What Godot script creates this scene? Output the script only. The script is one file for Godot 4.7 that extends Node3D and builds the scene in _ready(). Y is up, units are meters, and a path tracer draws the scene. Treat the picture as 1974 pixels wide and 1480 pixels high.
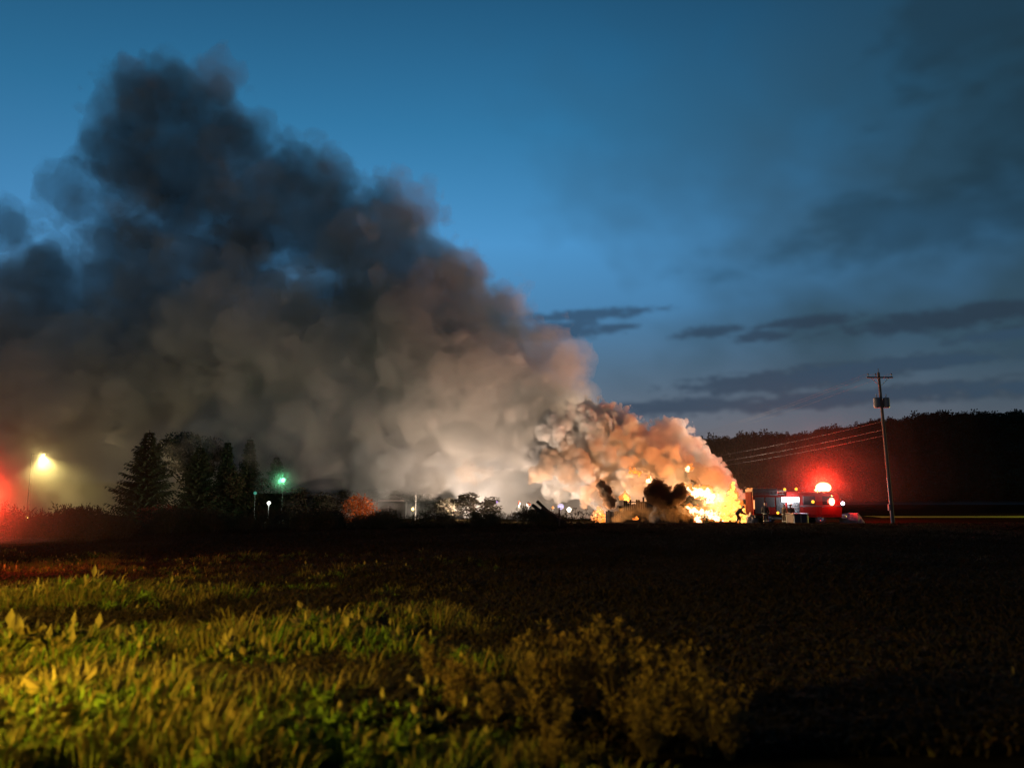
extends Node3D

const FOCAL := 1587.0
const PITCH := 0.1379
const EYE := 2.0
var rng := RandomNumberGenerator.new()

func at(px: float, py: float, depth: float) -> Vector3:
	var u := (px - 987.0) / FOCAL
	var v := (740.0 - py) / FOCAL
	var t := depth / (cos(PITCH) - v * sin(PITCH))
	return Vector3(u * t, EYE + (v * cos(PITCH) + sin(PITCH)) * t, -depth)

# a point on the ground, seen in column px at that depth
func on_ground(px: float, depth: float) -> Vector3:
	var x := (px - 987.0) / FOCAL * depth * 0.991
	return Vector3(x, ground_height(x, -depth), -depth)

func ground_height(x: float, z: float) -> float:
	var bumps := 0.09 * sin(x * 0.21 + 0.7) * sin(z * 0.17) + 0.05 * sin(x * 0.63 + z * 0.41)
	var near := smoothstep(-66.0, -50.0, z)
	var dip := smoothstep(-67.5, -73.0, z) * (1.0 - smoothstep(31.0, 37.0, x) * smoothstep(-66.0, -80.0, z))
	return bumps * near - 0.32 * dip

func numbered(called: String) -> String:
	if not has_node(NodePath(called)):
		return called
	var n := 1
	while has_node(NodePath("%s_%03d" % [called, n])):
		n += 1
	return "%s_%03d" % [called, n]

func tag(o: Node, label: String, category: String, group := "") -> void:
	o.set_meta("label", label)
	o.set_meta("category", category)
	if group:
		o.set_meta("group", group)

func thing(called: String, label: String, category: String, where := Vector3.ZERO, turn := 0.0, group := "") -> Node3D:
	var o := Node3D.new()
	o.name = numbered(called)
	add_child(o)
	o.position = where
	o.rotation.y = turn
	tag(o, label, category, group)
	return o

func obj(called: String, m: Mesh, material: Material, parent: Node = self) -> MeshInstance3D:
	var o := MeshInstance3D.new()
	o.mesh = m
	o.name = numbered(called) if parent == self else called
	if material:
		o.material_override = material
	parent.add_child(o, true)
	return o

func struct(called: String, m: Mesh, material: Material, label := "") -> MeshInstance3D:
	var o := obj(called, m, material)
	o.set_meta("kind", "structure")
	if label:
		o.set_meta("label", label)
	return o

func flat(c: Color, rough := 0.9, metal := 0.0) -> StandardMaterial3D:
	# c is a linear, real-world base colour
	var m := StandardMaterial3D.new()
	m.albedo_color = c.linear_to_srgb()
	m.roughness = rough
	m.metallic = metal
	return m

func matt(c: Color) -> StandardMaterial3D:
	var m := flat(c, 1.0)
	m.metallic_specular = 0.0
	return m

func glow(c: Color, energy: float) -> StandardMaterial3D:
	var m := StandardMaterial3D.new()
	m.albedo_color = Color(0.02, 0.02, 0.02)
	m.emission_enabled = true
	m.emission = c.linear_to_srgb()
	m.emission_energy_multiplier = energy
	return m

func lamp(where: Vector3, c: Color, energy: float, size := 0.15) -> OmniLight3D:
	var l := OmniLight3D.new()
	l.name = "lamp_light"
	l.light_color = c.linear_to_srgb()
	l.light_energy = energy
	l.light_size = size
	l.omni_range = 200.0
	l.omni_attenuation = 2.0
	l.shadow_enabled = true
	add_child(l, true)
	l.position = where
	return l

# ---------------------------------------------------------------- surface nets
func nets(f: PackedFloat32Array, nx: int, ny: int, nz: int, org: Vector3, cell: float, smooth := false) -> ArrayMesh:
	var sx := 1
	var sy := nx
	var sz := nx * ny
	var ids := PackedInt32Array()
	ids.resize(nx * ny * nz)
	ids.fill(-1)
	var vs := PackedVector3Array()
	var ns := PackedVector3Array()
	var tri := PackedInt32Array()
	for z in nz - 1:
		for y in ny - 1:
			var b := z * sz + y * sy
			for x in nx - 1:
				var i := b + x
				var a0 := f[i]
				var a1 := f[i + 1]
				var a2 := f[i + sy]
				var a3 := f[i + sy + 1]
				var a4 := f[i + sz]
				var a5 := f[i + sz + 1]
				var a6 := f[i + sz + sy]
				var a7 := f[i + sz + sy + 1]
				if a0 > 0 and a1 > 0 and a2 > 0 and a3 > 0 and a4 > 0 and a5 > 0 and a6 > 0 and a7 > 0:
					continue
				if a0 <= 0 and a1 <= 0 and a2 <= 0 and a3 <= 0 and a4 <= 0 and a5 <= 0 and a6 <= 0 and a7 <= 0:
					continue
				var p := Vector3.ZERO
				var n := 0
				if (a0 > 0) != (a1 > 0): p += Vector3(a0 / (a0 - a1), 0, 0); n += 1
				if (a2 > 0) != (a3 > 0): p += Vector3(a2 / (a2 - a3), 1, 0); n += 1
				if (a4 > 0) != (a5 > 0): p += Vector3(a4 / (a4 - a5), 0, 1); n += 1
				if (a6 > 0) != (a7 > 0): p += Vector3(a6 / (a6 - a7), 1, 1); n += 1
				if (a0 > 0) != (a2 > 0): p += Vector3(0, a0 / (a0 - a2), 0); n += 1
				if (a1 > 0) != (a3 > 0): p += Vector3(1, a1 / (a1 - a3), 0); n += 1
				if (a4 > 0) != (a6 > 0): p += Vector3(0, a4 / (a4 - a6), 1); n += 1
				if (a5 > 0) != (a7 > 0): p += Vector3(1, a5 / (a5 - a7), 1); n += 1
				if (a0 > 0) != (a4 > 0): p += Vector3(0, 0, a0 / (a0 - a4)); n += 1
				if (a1 > 0) != (a5 > 0): p += Vector3(1, 0, a1 / (a1 - a5)); n += 1
				if (a2 > 0) != (a6 > 0): p += Vector3(0, 1, a2 / (a2 - a6)); n += 1
				if (a3 > 0) != (a7 > 0): p += Vector3(1, 1, a3 / (a3 - a7)); n += 1
				ids[i] = vs.size()
				vs.append(org + (Vector3(x, y, z) + p / n) * cell)
				if smooth:
					ns.append(Vector3(a1 + a3 + a5 + a7 - a0 - a2 - a4 - a6, a2 + a3 + a6 + a7 - a0 - a1 - a4 - a5, a4 + a5 + a6 + a7 - a0 - a1 - a2 - a3).normalized())
	for z in range(1, nz - 1):
		for y in range(1, ny - 1):
			var b := z * sz + y * sy
			for x in range(1, nx - 1):
				var i := b + x
				if ids[i] < 0:
					continue
				var inside := f[i] <= 0
				if inside != (f[i + 1] <= 0):
					quad(tri, ids[i], ids[i - sy], ids[i - sy - sz], ids[i - sz], inside)
				if inside != (f[i + sy] <= 0):
					quad(tri, ids[i], ids[i - sz], ids[i - sz - 1], ids[i - 1], inside)
				if inside != (f[i + sz] <= 0):
					quad(tri, ids[i], ids[i - 1], ids[i - 1 - sy], ids[i - sy], inside)
	var arr := []
	arr.resize(Mesh.ARRAY_MAX)
	arr[Mesh.ARRAY_VERTEX] = vs
	if smooth:
		arr[Mesh.ARRAY_NORMAL] = ns
	arr[Mesh.ARRAY_INDEX] = tri
	var m := ArrayMesh.new()
	if tri.size():
		m.add_surface_from_arrays(Mesh.PRIMITIVE_TRIANGLES, arr)
	return m

func quad(tri: PackedInt32Array, a: int, b: int, c: int, d: int, inside: bool) -> void:
	if a < 0 or b < 0 or c < 0 or d < 0:
		return
	if inside:
		tri.append_array([a, c, b, a, d, c])
	else:
		tri.append_array([a, b, c, a, c, d])

# ---------------------------------------------------------------- smoke
func billows(size: float, octaves: int, number: int, gain := 0.45, warp := 0.55) -> FastNoiseLite:
	var n := FastNoiseLite.new()
	n.seed = number
	n.noise_type = FastNoiseLite.TYPE_CELLULAR
	n.cellular_return_type = FastNoiseLite.RETURN_DISTANCE
	n.cellular_distance_function = FastNoiseLite.DISTANCE_EUCLIDEAN
	n.frequency = 1.0 / size
	n.fractal_type = FastNoiseLite.FRACTAL_FBM
	n.fractal_octaves = octaves
	n.fractal_lacunarity = 2.2
	n.fractal_gain = gain
	n.domain_warp_enabled = true
	n.domain_warp_amplitude = size * warp
	n.domain_warp_frequency = 0.6 / size
	n.domain_warp_fractal_octaves = 2
	return n

# puffs: Vector4(x, y, z, radius); swell and noise push the surface out in round lumps
func smoke_mesh(puffs: Array, cell: float, noise: FastNoiseLite, amp: float, shift: float, join: float, bottom := -1.0) -> ArrayMesh:
	var lo := Vector3(1e9, 1e9, 1e9)
	var hi := -lo
	for q in puffs:
		var m: float = q.w + amp * 1.3 + 1.0
		lo = lo.min(Vector3(q.x - m, q.y - m, q.z - m))
		hi = hi.max(Vector3(q.x + m, q.y + m, q.z + m))
	lo.y = maxf(lo.y, bottom - 2 * cell)
	var nx := int((hi.x - lo.x) / cell) + 3
	var ny := int((hi.y - lo.y) / cell) + 3
	var nz := int((hi.z - lo.z) / cell) + 3
	var f := PackedFloat32Array()
	f.resize(nx * ny * nz)
	var k := 1.0 / join
	for q in puffs:
		var r: float = q.w
		var reach := r + amp * 1.4 + 2.5 * join
		var c := Vector3(q.x, q.y, q.z)
		var i0 := maxi(0, int((q.x - reach - lo.x) / cell))
		var i1 := mini(nx - 1, int((q.x + reach - lo.x) / cell) + 1)
		var j0 := maxi(0, int((q.y - reach - lo.y) / cell))
		var j1 := mini(ny - 1, int((q.y + reach - lo.y) / cell) + 1)
		var k0 := maxi(0, int((q.z - reach - lo.z) / cell))
		var k1 := mini(nz - 1, int((q.z + reach - lo.z) / cell) + 1)
		for kk in range(k0, k1 + 1):
			var dz: float = lo.z + kk * cell - c.z
			for j in range(j0, j1 + 1):
				var dy: float = lo.y + j * cell - c.y
				var s := dz * dz + dy * dy
				var at_row := (kk * ny + j) * nx
				for i in range(i0, i1 + 1):
					var dx: float = lo.x + i * cell - c.x
					f[at_row + i] += exp(minf(60.0, (r - sqrt(s + dx * dx)) * k))
	for kk in nz:
		for j in ny:
			var row := (kk * ny + j) * nx
			var y := lo.y + j * cell
			for i in nx:
				var a := f[row + i]
				if a <= 0.0:
					f[row + i] = 5.0
					continue
				var d := -log(a) * join - shift
				if d < amp * 1.4 and d > -amp * 1.1:
					d -= amp * (-noise.get_noise_3d(lo.x + i * cell, y, lo.z + kk * cell) - 0.47) * 3.4
				if y < bottom:
					d = maxf(d, bottom - y)
				f[row + i] = d
			f[row] = 5.0
			f[row + nx - 1] = 5.0
	# nothing may touch the box
	for kk in nz:
		for i in nx:
			f[kk * ny * nx + i] = 5.0
			f[(kk * ny + ny - 1) * nx + i] = 5.0
	for j in ny:
		for i in nx:
			f[j * nx + i] = 5.0
			f[((nz - 1) * ny + j) * nx + i] = 5.0
	return nets(f, nx, ny, nz, lo, cell)

func air(c: Color, density: float) -> FogMaterial:
	var m := FogMaterial.new()
	m.albedo = c.linear_to_srgb()
	m.density = density
	return m

func puffs_of(list: Array, depth: float, depth_spread: float, swell := 1.0) -> Array:
	var out := []
	for q in list:
		var d: float = depth + (q[3] if q.size() > 3 else rng.randf_range(-depth_spread, depth_spread))
		var p := at(q[0], q[1], d)
		out.append(Vector4(p.x, p.y, p.z, q[2] * d / FOCAL * swell))
	return out

func mist(called: String, where: Vector3, size: Vector3, c: Color, density: float) -> FogVolume:
	var v := FogVolume.new()
	v.name = numbered(called)
	v.shape = RenderingServer.FOG_VOLUME_SHAPE_ELLIPSOID
	v.size = size
	v.material = air(c, density)
	add_child(v)
	v.position = where
	v.set_meta("kind", "stuff")
	return v

# ---------------------------------------------------------------- sky
func dusk_sky() -> PanoramaSkyMaterial:
	var w := 2048
	var h := 1024
	var im := Image.create(w, h, false, Image.FORMAT_RGBF)
	var g := Gradient.new()
	g.offsets = PackedFloat32Array([0.0, 4.0 / 90, 9.0 / 90, 13.0 / 90, 17.5 / 90, 25.0 / 90, 33.0 / 90, 60.0 / 90, 1.0])
	g.colors = PackedColorArray([Color8(120, 116, 122), Color8(112, 113, 122), Color8(82, 112, 138), Color8(74, 132, 178), Color8(74, 147, 202), Color8(46, 118, 164), Color8(31, 88, 126), Color8(22, 62, 98), Color8(16, 50, 80)])
	var soft := FastNoiseLite.new()
	soft.seed = 5
	soft.frequency = 1.0
	soft.fractal_octaves = 4
	var fine := FastNoiseLite.new()
	fine.seed = 11
	fine.frequency = 1.0
	fine.fractal_octaves = 3
	# long low clouds: azimuth, elevation, half width, half height, in degrees
	var bars := [[4.6, 12.6, 4.6, 0.5], [3.6, 11.6, 3.2, 0.95], [7.4, 11.7, 1.2, 0.3], [13.6, 11.2, 2.0, 0.5], [17.0, 10.7, 1.8, 0.5], [20.0, 11.5, 2.6, 0.5],
		[29.0, 11.0, 6.5, 0.85], [33.0, 9.8, 4.0, 0.6], [18.0, 7.7, 6.0, 1.0], [24.0, 8.3, 7.0, 0.7], [12.0, 6.2, 6.5, 0.75], [22.0, 6.4, 9.0, 0.75], [36.0, 6.7, 9.0, 0.7], [-30.0, 8.0, 9.0, 0.9], [-52.0, 11.0, 9.0, 1.0], [-75.0, 8.0, 12.0, 1.1],
		[60.0, 9.0, 12.0, 1.4], [80.0, 12.0, 14.0, 1.2], [120.0, 9.0, 16.0, 1.4], [170.0, 12.0, 18.0, 1.5], [-120.0, 10.0, 16.0, 1.4]]
	for y in h:
		var el := 90.0 - (y + 0.5) / h * 180.0
		if el < -1.0:
			break
		var row := g.sample(clampf(el / 90.0, 0, 1))
		for x in w:
			var az := (x + 0.5) / w * 360.0
			if az > 180.0:
				az -= 360.0
			var c := row.srgb_to_linear()
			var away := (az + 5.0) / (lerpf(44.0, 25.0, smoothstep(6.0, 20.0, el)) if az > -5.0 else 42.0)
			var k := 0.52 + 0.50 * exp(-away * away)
			var grey_ := (c.r + c.g + c.b) / 3.0
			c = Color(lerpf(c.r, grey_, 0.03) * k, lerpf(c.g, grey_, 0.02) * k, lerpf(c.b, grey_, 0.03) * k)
			if el < 42.0:
				# a thin grey veil that thickens to the right and lower down
				var a := deg_to_rad(az)
				var n := soft.get_noise_3d(sin(a) * 4.0 + el * 0.02, el * 0.10, cos(a) * 4.0)
				var veil := clampf((az - 3.0 + n * 24.0) / 30.0, 0, 1) if az < 100.0 else clampf((190.0 - az) / 80.0, 0.0, 1.0)
				veil *= 0.35 + 0.65 * smoothstep(4.0, 9.0, el)
				veil *= smoothstep(40.0, 14.0, el + n * 6.0 - maxf(0.0, az - 12.0) * 0.35)
				c = c.lerp(Color(0.030, 0.062, 0.086).lerp(Color(0.016, 0.042, 0.062), clampf((az - 18.0) / 14.0, 0, 1) * smoothstep(11.0, 18.0, el)), veil * 0.84)
				# broad soft cloud at the upper right
				for q in [[31.0, 29.0, 5.0, 4.5], [33.5, 22.5, 6.0, 3.2], [26.0, 17.5, 9.0, 2.2], [-100.0, 26.0, 14.0, 4.0], [150.0, 30.0, 20.0, 5.0]]:
					var cu: float = (az - q[0]) / q[2]
					var cv: float = (el - q[1] - cu * q[2] * 0.12) / q[3]
					if absf(cu) < 2.0 and absf(cv) < 2.0:
						c = c.lerp(Color(0.014, 0.036, 0.056), 0.55 * smoothstep(1.5, 0.2, sqrt(cu * cu + cv * cv) + n * 1.3 + fine.get_noise_3d(sin(a) * 14.0, el * 0.5, cos(a) * 14.0) * 0.7))
				if el < 22.0:
					var e := fine.get_noise_3d(sin(a) * 26.0, el * 1.7, cos(a) * 26.0) * 0.55 + soft.get_noise_3d(sin(a) * 70.0, el * 4.0, cos(a) * 70.0) * 0.25
					var thick := 0.0
					for q in bars:
						var u: float = (az - q[0]) / (q[2] * 1.3)
						if absf(u) > 1.5:
							continue
						var v: float = (el - q[1] - u * q[2] * 0.055) / (q[3] * 0.85)
						thick = maxf(thick, smoothstep(1.15, 0.55, sqrt(u * u + v * v) + e * 0.9))
					var grey := Color(0.028, 0.052, 0.094).lerp(Color(0.022, 0.036, 0.058), clampf((az - 5.0) / 25.0, 0, 1))
					c = c.lerp(grey, thick * 0.72)
			im.set_pixel(x, y, c)
	im.fill_rect(Rect2i(0, h / 2, w, h / 2), Color(0.02, 0.02, 0.024))
	var m := PanoramaSkyMaterial.new()
	m.panorama = ImageTexture.create_from_image(im)
	return m

# ---------------------------------------------------------------- plants
class Leaves:
	var vs := PackedVector3Array()
	var cs := PackedColorArray()
	func tri(a: Vector3, b: Vector3, c: Vector3, col: Color) -> void:
		vs.append(a); vs.append(b); vs.append(c)
		cs.append(col); cs.append(col); cs.append(col)
	func leaf(p: Vector3, along: Vector3, across: Vector3, col: Color) -> void:
		# a pointed leaf of two faces folded a little at its rib
		var tip := p + along
		var fold := along.cross(across).normalized() * across.length() * 0.3
		var mid := p + along * 0.45
		tri(p, mid + across + fold, tip, col)
		tri(p, tip, mid - across + fold, col)
	func tube(a: Vector3, b: Vector3, ra: float, rb: float, col: Color, n := 5) -> void:
		var d := (b - a).normalized()
		var u := d.cross(Vector3(0.31, 0.2, 0.93)).normalized()
		var w := d.cross(u)
		for i in n:
			var t0 := TAU * i / n
			var t1 := TAU * (i + 1) / n
			var o0 := u * cos(t0) + w * sin(t0)
			var o1 := u * cos(t1) + w * sin(t1)
			tri(a + o0 * ra, b + o0 * rb, b + o1 * rb, col)
			tri(a + o0 * ra, b + o1 * rb, a + o1 * ra, col)
	func mesh() -> ArrayMesh:
		var arr := []
		arr.resize(Mesh.ARRAY_MAX)
		arr[Mesh.ARRAY_VERTEX] = vs
		arr[Mesh.ARRAY_COLOR] = cs
		var m := ArrayMesh.new()
		m.add_surface_from_arrays(Mesh.PRIMITIVE_TRIANGLES, arr)
		return m

func tinted(rough := 0.85, through := 0.25) -> StandardMaterial3D:
	var m := StandardMaterial3D.new()
	m.albedo_color = Color.WHITE
	m.vertex_color_use_as_albedo = true
	m.roughness = rough
	m.metallic_specular = 0.25
	if through > 0:
		m.backlight_enabled = true
		m.backlight = Color(through, through, through)
	return m

func ball() -> Vector3:
	while true:
		var p := Vector3(rng.randf_range(-1, 1), rng.randf_range(-1, 1), rng.randf_range(-1, 1))
		if p.length_squared() < 1.0:
			return p
	return Vector3.ZERO

func shade(c: Color, spread := 0.3) -> Color:
	var k := 1.0 + rng.randf_range(-spread, spread)
	return Color(c.r * k * rng.randf_range(0.9, 1.1), c.g * k, c.b * k * rng.randf_range(0.85, 1.15))

var leafy: StandardMaterial3D
var woody: StandardMaterial3D

# one tuft of grass: blades that rise and bend over
func tuft_mesh(blades: int, h: float, wide: float, spread: float, lean: Vector3, c1: Color, c2: Color, dry: float) -> ArrayMesh:
	var l := Leaves.new()
	for i in blades:
		var a := rng.randf() * TAU
		var out := Vector3(cos(a), 0, sin(a))
		var p := out * spread * sqrt(rng.randf())
		var hh := h * rng.randf_range(0.45, 1.0)
		var bend := (out * rng.randf_range(0.1, 0.7) + lean * rng.randf_range(0.5, 1.2)) * hh
		var side := Vector3(-out.z, 0, out.x).rotated(Vector3.UP, rng.randf_range(-1, 1)) * wide * rng.randf_range(0.6, 1.2)
		var col := shade(c2 if rng.randf() < dry else c1, 0.3)
		var m1 := p + Vector3(0, hh * 0.5, 0) + bend * 0.22
		var m2 := p + Vector3(0, hh * 0.85, 0) + bend * 0.62
		var tip := p + Vector3(0, hh * rng.randf_range(0.75, 1.02), 0) + bend * 1.1
		l.tri(p - side * 0.6, m1 - side, p + side * 0.6, col)
		l.tri(p + side * 0.6, m1 - side, m1 + side, col)
		l.tri(m1 - side, m2 - side * 0.7, m1 + side, col)
		l.tri(m1 + side, m2 - side * 0.7, m2 + side * 0.7, col)
		l.tri(m2 - side * 0.7, tip, m2 + side * 0.7, col)
	return l.mesh()

# a low weed: leaves of all sizes on arching stalks
func rosette_mesh(n: int, reach: float, c1: Color, c2: Color) -> ArrayMesh:
	var l := Leaves.new()
	for i in n:
		var a := rng.randf() * TAU
		var out := Vector3(cos(a), 0, sin(a))
		var far := reach * rng.randf_range(0.25, 1.0)
		var rise := rng.randf_range(0.05, 0.32)
		var p := out * far * 0.5 + Vector3(0, rise, 0)
		l.tube(Vector3.ZERO, p, 0.003, 0.002, c1, 3)
		for j in 3:
			var along := (out * rng.randf_range(0.3, 1.0) + Vector3(0, rng.randf_range(-0.5, 0.7), 0) + ball() * 0.6).normalized() * reach * rng.randf_range(0.22, 0.5)
			var across := along.cross(Vector3.UP + ball() * 0.5).normalized() * along.length() * rng.randf_range(0.14, 0.26)
			l.leaf(p * rng.randf_range(0.6, 1.0), along, across, shade(c2 if rng.randf() < 0.3 else c1, 0.35))
	return l.mesh()

func scatter(called: String, m: Mesh, spots: Array, label: String) -> void:
	var mm := MultiMesh.new()
	mm.transform_format = MultiMesh.TRANSFORM_3D
	mm.mesh = m
	mm.instance_count = spots.size()
	for i in spots.size():
		mm.set_instance_transform(i, spots[i])
	var o := MultiMeshInstance3D.new()
	o.name = numbered(called)
	o.multimesh = mm
	o.material_override = leafy
	add_child(o)
	o.set_meta("kind", "stuff")
	o.set_meta("label", label)

# a leafy shrub about 1 m across and 1 m high, scaled where it is placed
func shrub_meshes(leaves: int, size: float, c: Color, lobes: int, loose := 0.0) -> Array:
	var l := Leaves.new()
	var st := Leaves.new()
	var heads := []
	for i in lobes:
		var a := TAU * i / lobes + rng.randf_range(-0.5, 0.5)
		var r := rng.randf_range(0.05, 0.36)
		heads.append(Vector4(cos(a) * r, rng.randf_range(0.28, 0.80), sin(a) * r, rng.randf_range(0.16, 0.30)))
		st.tube(Vector3(cos(a), 0, sin(a)) * 0.04, Vector3(heads[i].x, heads[i].y, heads[i].z), 0.016, 0.006, Color(0.05, 0.04, 0.03))
	for i in leaves:
		var q: Vector4 = heads[i % lobes]
		var b := ball()
		b = b.normalized() * pow(b.length(), 0.4)
		var p := Vector3(q.x, q.y, q.z) + b * q.w * (1.0 + loose * rng.randf())
		p.y = absf(p.y)
		var dir := (b + ball() * 0.9).normalized() * size * rng.randf_range(0.6, 1.3)
		var side := dir.cross(ball()).normalized() * size * 0.32
		l.leaf(p, dir, side, shade(c, 0.35))
	# shoots that stand out of the outline
	for i in lobes * 2:
		var q: Vector4 = heads[i % lobes]
		var p := Vector3(q.x, q.y, q.z)
		var d := (Vector3(ball().x * 0.6, 1.0, ball().z * 0.6)).normalized() * q.w * rng.randf_range(1.1, 1.7)
		st.tube(p, p + d, 0.006, 0.002, Color(0.05, 0.04, 0.03), 3)
		for j in 7:
			var at_ := p + d * (0.5 + 0.5 * j / 6.0)
			var dir := (ball() + d.normalized()).normalized() * size
			l.leaf(at_, dir, dir.cross(ball()).normalized() * size * 0.3, shade(c, 0.3))
	return [l.mesh(), st.mesh()]

func shrub(pair: Array, called: String, label: String, category: String, where: Vector3, size: Vector3, turn: float, group := "", part := "foliage") -> Node3D:
	var t := thing(called, label, category, where, turn, group)
	t.scale = size
	obj(part, pair[0], leafy, t)
	obj("stem", pair[1], woody, t)
	return t

# a spruce 1 m high and about 0.6 m wide at its foot
func spruce_meshes(c: Color, number: int, wide := 0.31) -> Array:
	rng.seed = number
	var l := Leaves.new()
	var tr := Leaves.new()
	tr.tube(Vector3.ZERO, Vector3(0.004, 0.5, 0), 0.022, 0.013, Color(0.05, 0.038, 0.03), 8)
	tr.tube(Vector3(0.004, 0.5, 0), Vector3(0, 1.0, 0), 0.013, 0.002, Color(0.05, 0.038, 0.03), 6)
	var levels := 30
	for k in levels:
		var u := float(k) / levels
		var y := 0.06 + 0.93 * u
		var reach := wide * pow(1.0 - u, 0.95) * rng.randf_range(0.62, 1.15) + 0.008
		var n := 6 + int(5 * (1.0 - u))
		for i in n:
			var a := TAU * (i + 0.5 * (k % 2)) / n + rng.randf_range(-0.25, 0.25)
			var out := Vector3(cos(a), 0, sin(a))
			var len_ := reach * rng.randf_range(0.65, 1.12)
			var droop := rng.randf_range(0.12, 0.42) * (1.0 - u * 0.8)
			var prev := Vector3(0, y, 0)
			var steps := 3 + int(len_ / 0.035)
			for j in range(1, steps + 1):
				var s := float(j) / steps
				var p := Vector3(0, y - len_ * droop * s + len_ * 0.28 * s * s * s, 0) + out * len_ * s
				tr.tube(prev, p, 0.0028, 0.0022, Color(0.05, 0.04, 0.03), 3)
				var w := 0.020 + 0.030 * (1.0 - s) * (len_ / wide) + 0.006
				var side := Vector3(-out.z, 0, out.x)
				for e in 2:
					var sg := 1.0 if e == 0 else -1.0
					var dir := (side * sg * rng.randf_range(0.6, 1.1) + out * rng.randf_range(0.5, 1.0) + Vector3(0, rng.randf_range(-0.75, 0.1), 0)).normalized()
					l.leaf(p, dir * w * 1.5, dir.cross(Vector3.UP).normalized() * w * 0.30, shade(c, 0.3))
					l.leaf(p, dir * w * 1.2 + Vector3(0, -w * 0.7, 0), dir * 0.22 * w + Vector3(0, w * 0.12, 0), shade(c, 0.3))
				l.leaf(p, (out + Vector3(0, 0.25, 0)) * w * 0.9, side * w * 0.35, shade(c, 0.3))
				prev = p
	return [l.mesh(), tr.mesh()]

# a broad tree 1 m high and about 0.9 m wide
func tree_meshes(leaves: int, size: float, c: Color, number: int, lobes := 22, bottom := 0.25) -> Array:
	rng.seed = number
	var l := Leaves.new()
	var tr := Leaves.new()
	var wood := Color(0.06, 0.045, 0.035)
	tr.tube(Vector3.ZERO, Vector3(0.01, 0.3, 0.0), 0.030, 0.021, wood, 8)
	tr.tube(Vector3(0.01, 0.3, 0), Vector3(0, 0.75, 0.01), 0.021, 0.008, wood, 7)
	var heads := []
	for i in lobes:
		var b := ball()
		b = b.normalized() * pow(b.length(), 0.5)
		var p := Vector3(b.x * 0.34, lerpf(bottom + 0.12, 0.86, b.y * 0.5 + 0.5), b.z * 0.34)
		var narrow := 1.0 - 0.45 * smoothstep(0.6, 0.95, p.y)
		p.x *= narrow
		p.z *= narrow
		heads.append(Vector4(p.x, p.y, p.z, rng.randf_range(0.07, 0.14)))
		var from := Vector3(0.005, clampf(p.y - 0.22, 0.16, 0.7), 0)
		tr.tube(from, p, 0.010, 0.003, wood, 4)
	for i in leaves:
		var q: Vector4 = heads[i % lobes]
		var b := ball()
		b = b.normalized() * pow(b.length(), 0.45)
		var p := Vector3(q.x, q.y, q.z) + Vector3(b.x, b.y * 0.8, b.z) * q.w * rng.randf_range(0.8, 1.2)
		var dir := (b + ball()).normalized() * size * rng.randf_range(0.6, 1.4)
		l.leaf(p, dir, dir.cross(ball()).normalized() * size * 0.4, shade(c, 0.35))
	return [l.mesh(), tr.mesh()]

func tree(pair: Array, called: String, label: String, where: Vector3, size: Vector3, turn: float, group := "") -> Node3D:
	var t := thing(called, label, "tree", where, turn, group)
	t.scale = size
	obj("crown", pair[0], leafy, t)
	obj("trunk", pair[1], woody, t)
	return t

# a tall dry weed 1 m high: stem, side shoots, clustered small leaves
func weed_meshes(number: int, c: Color, spread: float) -> Array:
	rng.seed = number
	var l := Leaves.new()
	var st := Leaves.new()
	for s in 10:
		var a := rng.randf() * TAU
		var foot := Vector3(cos(a), 0, sin(a)) * 0.05
		var top := foot + Vector3(cos(a) * spread * rng.randf_range(0.2, 1.0), rng.randf_range(0.55, 1.0), sin(a) * spread * rng.randf_range(0.2, 1.0))
		st.tube(foot, top, 0.007, 0.003, shade(c, 0.2), 4)
		for k in 22:
			var u := rng.randf_range(0.12, 1.0)
			var p := foot.lerp(top, u)
			var b := rng.randf() * TAU
			var d := Vector3(cos(b), rng.randf_range(0.5, 1.3), sin(b)).normalized() * rng.randf_range(0.08, 0.22) * (1.25 - u * 0.8)
			st.tube(p, p + d, 0.003, 0.0015, shade(c, 0.2), 3)
			for j in 9:
				var q := p + d * (0.3 + 0.7 * j / 8.0)
				var dir := (ball() + d.normalized() * 0.7).normalized() * rng.randf_range(0.025, 0.06)
				l.leaf(q, dir, dir.cross(ball()).normalized() * 0.011, shade(c, 0.35))
	return [l.mesh(), st.mesh()]

# ---------------------------------------------------------------- shapes for made things
func box_on(st: SurfaceTool, lo: Vector3, hi: Vector3, bevel := 0.02) -> void:
	# a box with chamfered edges between two corners
	var b := minf(bevel, minf(hi.x - lo.x, minf(hi.y - lo.y, hi.z - lo.z)) * 0.4)
	var c := (lo + hi) * 0.5
	var h := (hi - lo) * 0.5
	hull_faces(st, c, h, b)

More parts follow.
